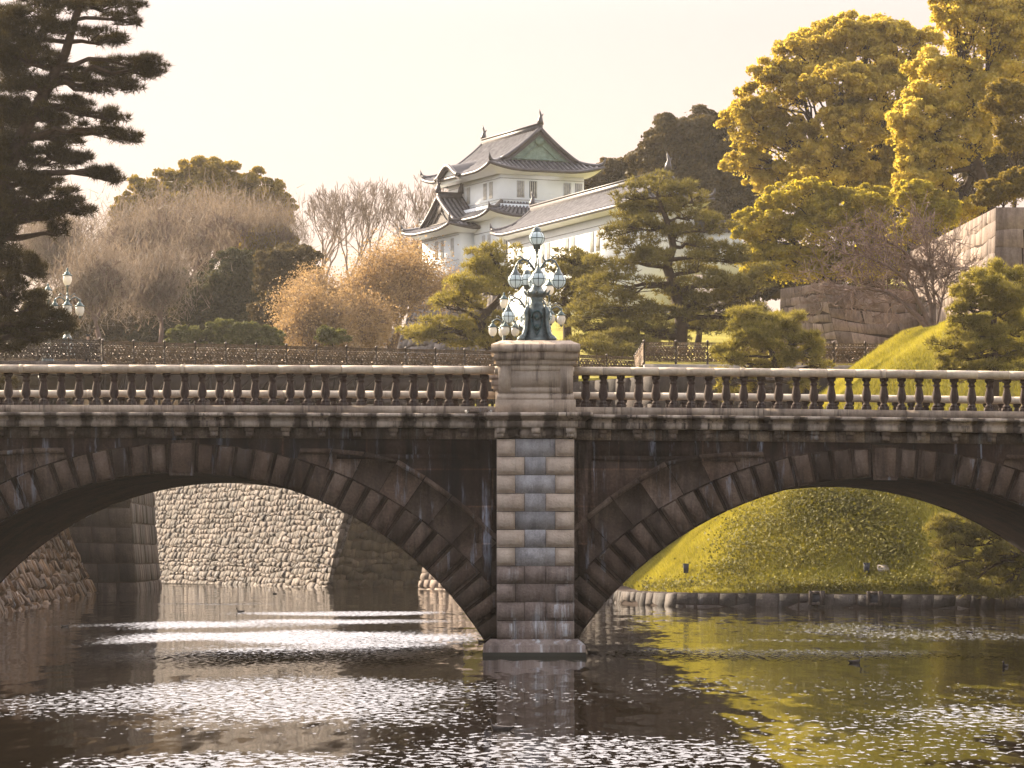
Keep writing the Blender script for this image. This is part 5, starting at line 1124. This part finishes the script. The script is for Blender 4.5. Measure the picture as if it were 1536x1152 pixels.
pine('pine_tree', 'bushy sunlit pine on the grass crest at the right edge', (1492, 600), 155, [(1492, 540), (1490, 490), (1495, 450), (1500, 415)], [(1500, 410, 26, 12), (1470, 420, 28, 12), (1525, 425, 24, 14), (1490, 436, 40, 14), (1448, 440, 24, 11), (1530, 450, 30, 14), (1460, 460, 36, 13), (1505, 470, 40, 14), (1432, 470, 22, 11), (1440, 492, 32, 13), (1485, 500, 40, 14), (1530, 495, 32, 14), (1425, 515, 26, 12), (1465, 525, 38, 13), (1515, 530, 40, 14), (1430, 540, 28, 10), (1485, 548, 40, 12), (1535, 560, 30, 12), (1450, 560, 30, 12), (1420, 548, 18, 8)], m_pinesun, 206, 190, 9, .27, .042, tr=.24, foot_z=8.6)
pine('pine_tree', 'pine bough hanging low over the water at the far right, under the arch', (1560, 880), 148, [(1550, 840), (1530, 800), (1515, 770)], [(1510, 760, 40, 14), (1470, 775, 40, 13), (1425, 790, 34, 12), (1535, 790, 36, 16), (1480, 805, 44, 15), (1435, 820, 36, 14), (1520, 825, 44, 16), (1415, 845, 24, 12), (1470, 845, 44, 16), (1525, 860, 40, 16), (1440, 868, 38, 14), (1495, 880, 46, 13)], m_pine, 207, 220, 9, .26, .04, tr=.2, foot_z=2.2)
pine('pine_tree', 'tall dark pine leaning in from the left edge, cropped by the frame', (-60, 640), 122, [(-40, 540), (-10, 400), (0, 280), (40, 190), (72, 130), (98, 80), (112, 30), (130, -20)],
     [(150, 8, 50, 12), (200, 30, 22, 9), (60, 20, 50, 22), (20, 45, 40, 24), (95, 45, 26, 9), (150, 60, 36, 10), (40, 85, 44, 18), (210, 92, 30, 10), (172, 105, 40, 11), (125, 112, 30, 9), (225, 110, 20, 8), (10, 110, 40, 26), (140, 132, 30, 9), (190, 128, 26, 7), (60, 130, 30, 12), (20, 160, 46, 22), (120, 160, 34, 10), (165, 175, 24, 8), (70, 175, 34, 12), (150, 195, 34, 9), (190, 205, 22, 9), (30, 205, 50, 20), (95, 205, 30, 11), (10, 240, 40, 22), (70, 240, 40, 12), (120, 240, 30, 8), (155, 260, 24, 7), (40, 270, 50, 14), (172, 270, 14, 5), (10, 300, 40, 16), (70, 300, 40, 13), (110, 310, 30, 10), (40, 325, 40, 12), (85, 345, 14, 12), (10, 350, 26, 16), (20, 390, 36, 18), (50, 405, 22, 16), (10, 430, 40, 20), (35, 460, 36, 16), (70, 478, 30, 10), (20, 490, 40, 14), (95, 492, 26, 8), (55, 505, 36, 8), (-10, 60, 40, 30), (-20, 200, 40, 40), (-20, 330, 40, 40), (-10, 470, 30, 30), (-5, 520, 30, 14), (5, 590, 16, 18)], m_pinedark, 208, 300, 10, .27, .022, tr=.42, foot_z=6.5, droop=.15, gx=1.15, gy=1.45, dens=1.55)

# ------------------------------------------------------------------ grass, ivy and small things on the bank
def grass():
    rng = np.random.default_rng(5); n = 460000; x = rng.uniform(4.6, 30, n); y = rng.uniform(136, 192, n); z = ground(x, y)
    k = (z > .5) & (z < 18); x, y, z = x[k], y[k], z[k]; p = np.stack([x, y, z - .02], 1)
    d = np.stack([rng.normal(size=len(p)) * .35, rng.normal(size=len(p)) * .35, np.ones(len(p))], 1); V, F = needles(rng, p, d, 1, .30, .04, .3); o = np_obj('grass', V, [F], m_grassblade); tag(o, kind='stuff')
grass()
def ivy():
    rng = np.random.default_rng(6); P_ = []
    for (px, py, rx, ry, n) in ((1215, 755, 60, 24, 2600), (1150, 790, 60, 24, 1600), (1250, 790, 70, 40, 3000), (1120, 830, 50, 26, 1500), (1200, 840, 60, 26, 1100), (1300, 770, 60, 40, 2200), (1340, 830, 60, 40, 1800), (1090, 860, 50, 14, 700), (1420, 880, 80, 12, 1500), (1210, 884, 150, 6, 1500), (1010, 884, 60, 6, 700)):
        for _ in range(int(n * 1.1)):
            a, b = rng.normal(size=2) * .55; h = ground_hit(px + a * rx, py + b * ry, 130, 200) if False else None
            P_.append((px + a * rx, py + b * ry))
    Q = np.array(P_); ys = np.linspace(132, 195, 500); out = []
    for s in range(0, len(Q), 2000):
        q = Q[s:s + 2000]; X = (q[:, :1] - 768) * ys / FPX; Z = EYE + (HOR - q[:, 1:]) * ys / FPX; G = ground(X, np.broadcast_to(ys, X.shape)); hit = (G > Z) & (G > .6); k = hit.argmax(1); ok = hit.any(1); i = np.arange(len(q)); out.append(np.stack([X[i, k], ys[k], G[i, k]], 1)[ok])
    p = np.concatenate(out); p = p + rng.normal(size=p.shape) * .06 + np.abs(rng.normal(size=(len(p), 1))) * np.array((0, -.12, .22)); nr = np.array((-.3, -.6, .8)) + rng.normal(size=p.shape) * .6; nr /= np.linalg.norm(nr, axis=1, keepdims=True)
    V, F = leaf_quads(rng, p, nr, .135, .8); o = np_obj('ground_cover', V, [F], m_ivy); tag(o, kind='stuff')
ivy()
for px, py, lab in ((1029, 862, 'small black post light on the bright left part of the grass bank'), (1300, 862, 'small black post light on the shaded part of the grass bank')):
    g = ground_hit(px, py + 4, 130, 190); r = empty('post_light', g, lab, 'post light', 'post lights on the grass bank')
    m = MB(); m.tube([g - (0, 0, .2), g + (0, 0, .35)], .03, 6); m.build('stake', m_iron, r)
    m = MB(); x, y, z = g; m.hexa([(x - .11, y - .1, z + .2), (x + .11, y - .1, z + .2), (x + .11, y + .1, z + .2), (x - .11, y + .1, z + .2), (x - .13, y - .12, z + .62), (x + .13, y - .12, z + .62), (x + .13, y + .12, z + .62), (x - .13, y + .12, z + .62)]); m.box(x - .15, x + .15, y - .14, y + .14, z + .62, z + .66); m.build('lamp_head', m_void, r)
g = ground_hit(1325, 857, 130, 190); m = MB(); x, y, z = g; m.hexa([(x - .27, y - .2, z), (x + .27, y - .2, z), (x + .27, y + .2, z + .2), (x - .27, y + .2, z + .2), (x - .25, y - .2, z + .09), (x + .25, y - .2, z + .09), (x + .25, y + .2, z + .3), (x - .25, y + .2, z + .3)])
tag(m.build('cover_slab', m_concrete, None, g), 'flat pale slab lying in the grass beside the right post light', 'slab')
# flat floodlight on the cornice, left of the pier
c = np.array((bx(718), YW - .35, bz(621))); r = empty('floodlight', c, 'flat brown floodlight box lying on the cornice just left of the pier', 'floodlight')
m = MB(); m.hexa([c + q for q in ((-.26, -.15, .02), (.26, -.15, .02), (.26, .18, .02), (-.26, .18, .02), (-.20, -.10, .13), (.20, -.10, .13), (.20, .16, .15), (-.20, .16, .15))]); m.build('housing', m_frieze, r)
m = MB()
for s in (-1, 1): m.lathe([(.01, -.03), (.03, -.015), (.032, .02), (.01, .035)], c + np.array((s * .31, -.1, .05)), 8); m.tube([c + np.array((s * .31, -.1, 0)), c + np.array((s * .24, -.05, .05))], .012, 5)
m.build('bracket', m_urn, r)

# ------------------------------------------------------------------ ducks
def duck():
    r = empty('duck', (0, 0, 0), 'x', 'duck', 'ducks on the moat'); m = MB(); n = 12
    st = [(-.20, .105, .012, .010), (-.17, .085, .03, .022), (-.11, .055, .062, .050), (-.03, .045, .082, .066), (.05, .050, .082, .070), (.11, .065, .060, .058), (.145, .095, .040, .042), (.155, .135, .030, .034), (.160, .170, .034, .036), (.175, .195, .036, .034), (.200, .200, .028, .026), (.222, .196, .010, .010)]
    for x, z, ry, rz in st:
        for k in range(n): t_ = 2 * pi * k / n; m.v.append((x, ry * cos(t_), z + rz * sin(t_)))
    for i in range(len(st) - 1):
        for k in range(n): k2 = (k + 1) % n; m.f.append((i * n + k, i * n + k2, (i + 1) * n + k2, (i + 1) * n + k))
    m.f.append(tuple(range(n))); m.f.append(tuple((len(st) - 1) * n + k for k in range(n))[::-1]); m.build('body', m_duck, r, smooth=True)
    m = MB(); m.lathe([(.016, 0), (.014, .02), (.006, .045), (.002, .05)], n=8); m.v = [(p[2] + .215, p[0], p[1] * .6 + .192) for p in m.v]; m.build('beak', m_beak, r)
    for s in (-1, 1):
        m = MB(); m.add([(.07, s * .080, .07), (-.02, s * .090, .085), (-.15, s * .045, .10), (-.12, s * .07, .06), (0, s * .088, .045), (-.03, s * .098, .065)], [(0, 1, 5), (1, 2, 5), (2, 3, 5), (3, 4, 5), (4, 0, 5)]); m.build('wing', m_duck, r)
    return r
m_duck = plain('duck_feathers', (.045, .035, .030), .7, .2, 0, .4, 20); m_beak = plain('duck_beak', (.30, .26, .22), .5)
d0 = duck()
for i, (px, py, rot, sc, lab) in enumerate(((888, 980, 3.3, .82, 'dark duck beside the right corner of the pier foot'), (722, 963, 3.4, .62, 'dark duck by the foot of the left arch, next to the pier'), (752, 1096, 3.0, 1.0, 'nearest duck, on the calm strip below the pier'), (1282, 994, .3, .9, 'dark duck on the right below the bright ripples, under the second arch'), (1508, 1000, 4.2, .75, 'lone duck at the far right on the brown water'), (412, 891, 2.9, .9, 'distant duck in front of the sunlit moat wall'), (361, 918, 3.2, 1.0, 'distant duck on the calm water left of the sunlit wall reflection'), (98, 940, .2, .8, 'duck at the far left by the bright ripples'), (1455, 949, .2, .7, 'small distant duck at the right under the low pine'))):
    o = d0 if i == 0 else copy_tree(d0); x, y = W(px, py); o.location = (x, y, -.035 * sc); o.rotation_euler = (0, 0, rot); o.scale = (sc * .95,) * 3; o['label'] = lab

# ------------------------------------------------------------------ guard behind the fence
def guard():
    B = P(132, 545, 191.8); B[2] = ZD - .02
    r = empty('person', B, 'guard in a black coat and peaked cap standing behind the iron fence, hands low', 'person', None)
    me = bpy.data.meshes.new('body')
    J = [(0, 0, .95, .13, .10), (0, 0, 1.15, .13, .10), (0, 0, 1.36, .16, .10), (0, 0, 1.47, .07, .07), (0, 0, 1.54, .055, .055), (0, -.01, 1.63, .085, .10), (0, 0, 1.72, .06, .075),
         (-.10, 0, .90, .085, .09), (-.10, -.01, .48, .055, .06), (-.10, .01, .09, .04, .045), (-.10, -.14, .04, .035, .03), (.10, 0, .90, .085, .09), (.10, -.01, .48, .055, .06), (.10, .01, .09, .04, .045), (.10, -.14, .04, .035, .03),
         (-.19, 0, 1.40, .06, .06), (-.25, .02, 1.12, .045, .045), (-.20, -.10, .90, .035, .035), (-.17, -.15, .82, .03, .02), (.19, 0, 1.40, .06, .06), (.25, .02, 1.12, .045, .045), (.20, -.10, .90, .035, .035), (.17, -.15, .82, .03, .02)]
    E_ = [(0, 1), (1, 2), (2, 3), (3, 4), (4, 5), (5, 6), (0, 7), (7, 8), (8, 9), (9, 10), (0, 11), (11, 12), (12, 13), (13, 14), (2, 15), (15, 16), (16, 17), (17, 18), (2, 19), (19, 20), (20, 21), (21, 22)]
    me.from_pydata([j[:3] for j in J], E_, []); sv = me.skin_vertices if len(me.skin_vertices) else None
    o = bpy.data.objects.new('body', me); COL.objects.link(o); o.parent = r; o.modifiers.new('Skin', 'SKIN')
    for k, j in enumerate(J): me.skin_vertices[0].data[k].radius = (j[3], j[4])
    me.skin_vertices[0].data[0].use_root = True; s = o.modifiers.new('Subsurf', 'SUBSURF'); s.levels = 1; s.render_levels = 1; me.materials.append(m_skin)
    for n_, rg in (('trousers', ((7, 8, 9), (11, 12, 13))), ('sleeve', ((15, 16, 17), (19, 20, 21)))):
        for ch in rg:
            m = MB(); m.tube([np.array(J[k][:3]) + B + (0, 0, .03 if n_ == 'trousers' else 0) for k in ch], [max(J[k][3:]) * 1.25 for k in ch], 10); m.build('trouser_leg' if n_ == 'trousers' else 'sleeve', m_coat, r, smooth=True)
    m = MB(); m.lathe([(.225, .74), (.215, .95), (.19, 1.12), (.215, 1.32), (.20, 1.42), (.12, 1.48), (.085, 1.50)], B, 16, 0, .72); m.build('coat', m_coat, r, smooth=True)
    m = MB(); m.lathe([(.105, 1.69), (.108, 1.73), (.135, 1.79), (.125, 1.82), (.02, 1.83)], B + np.array((0, 0, 0)), 14); m.box(B[0] - .07, B[0] + .07, B[1] - .18, B[1] - .08, B[2] + 1.685, B[2] + 1.70); m.build('cap', m_coat, r)
    m = MB(); m.box(B[0] - .04, B[0] + .04, B[1] - .165, B[1] - .12, B[2] + 1.36, B[2] + 1.49); m.build('collar', m_urn, r)
    for k in (18, 22):
        for q in range(5): pass
m_skin = plain('skin', (.45, .28, .20), .6); m_coat = plain('black_coat', (.014, .013, .014), .8)
guard()

# ------------------------------------------------------------------ haze over the whole place
HAZE = 0.00008
if HAZE:
    m = MB(); m.box(-1200, 1200, -160, 2300, -3, 62); 
    hz = m.build('haze', bpy.data.materials.new('haze_air')); hm = hz.data.materials[0]; hm.use_nodes = True; ht = hm.node_tree
    for n_ in list(ht.nodes):
        if n_.type != 'OUTPUT_MATERIAL': ht.nodes.remove(n_)
    pv = ht.nodes.new('ShaderNodeVolumePrincipled'); pv.inputs['Density'].default_value = HAZE; pv.inputs['Color'].default_value = (.97, .92, .86, 1); pv.inputs['Anisotropy'].default_value = .45
    ht.links.new(pv.outputs[0], ht.nodes['Material Output'].inputs['Volume']); tag(hz, kind='stuff')
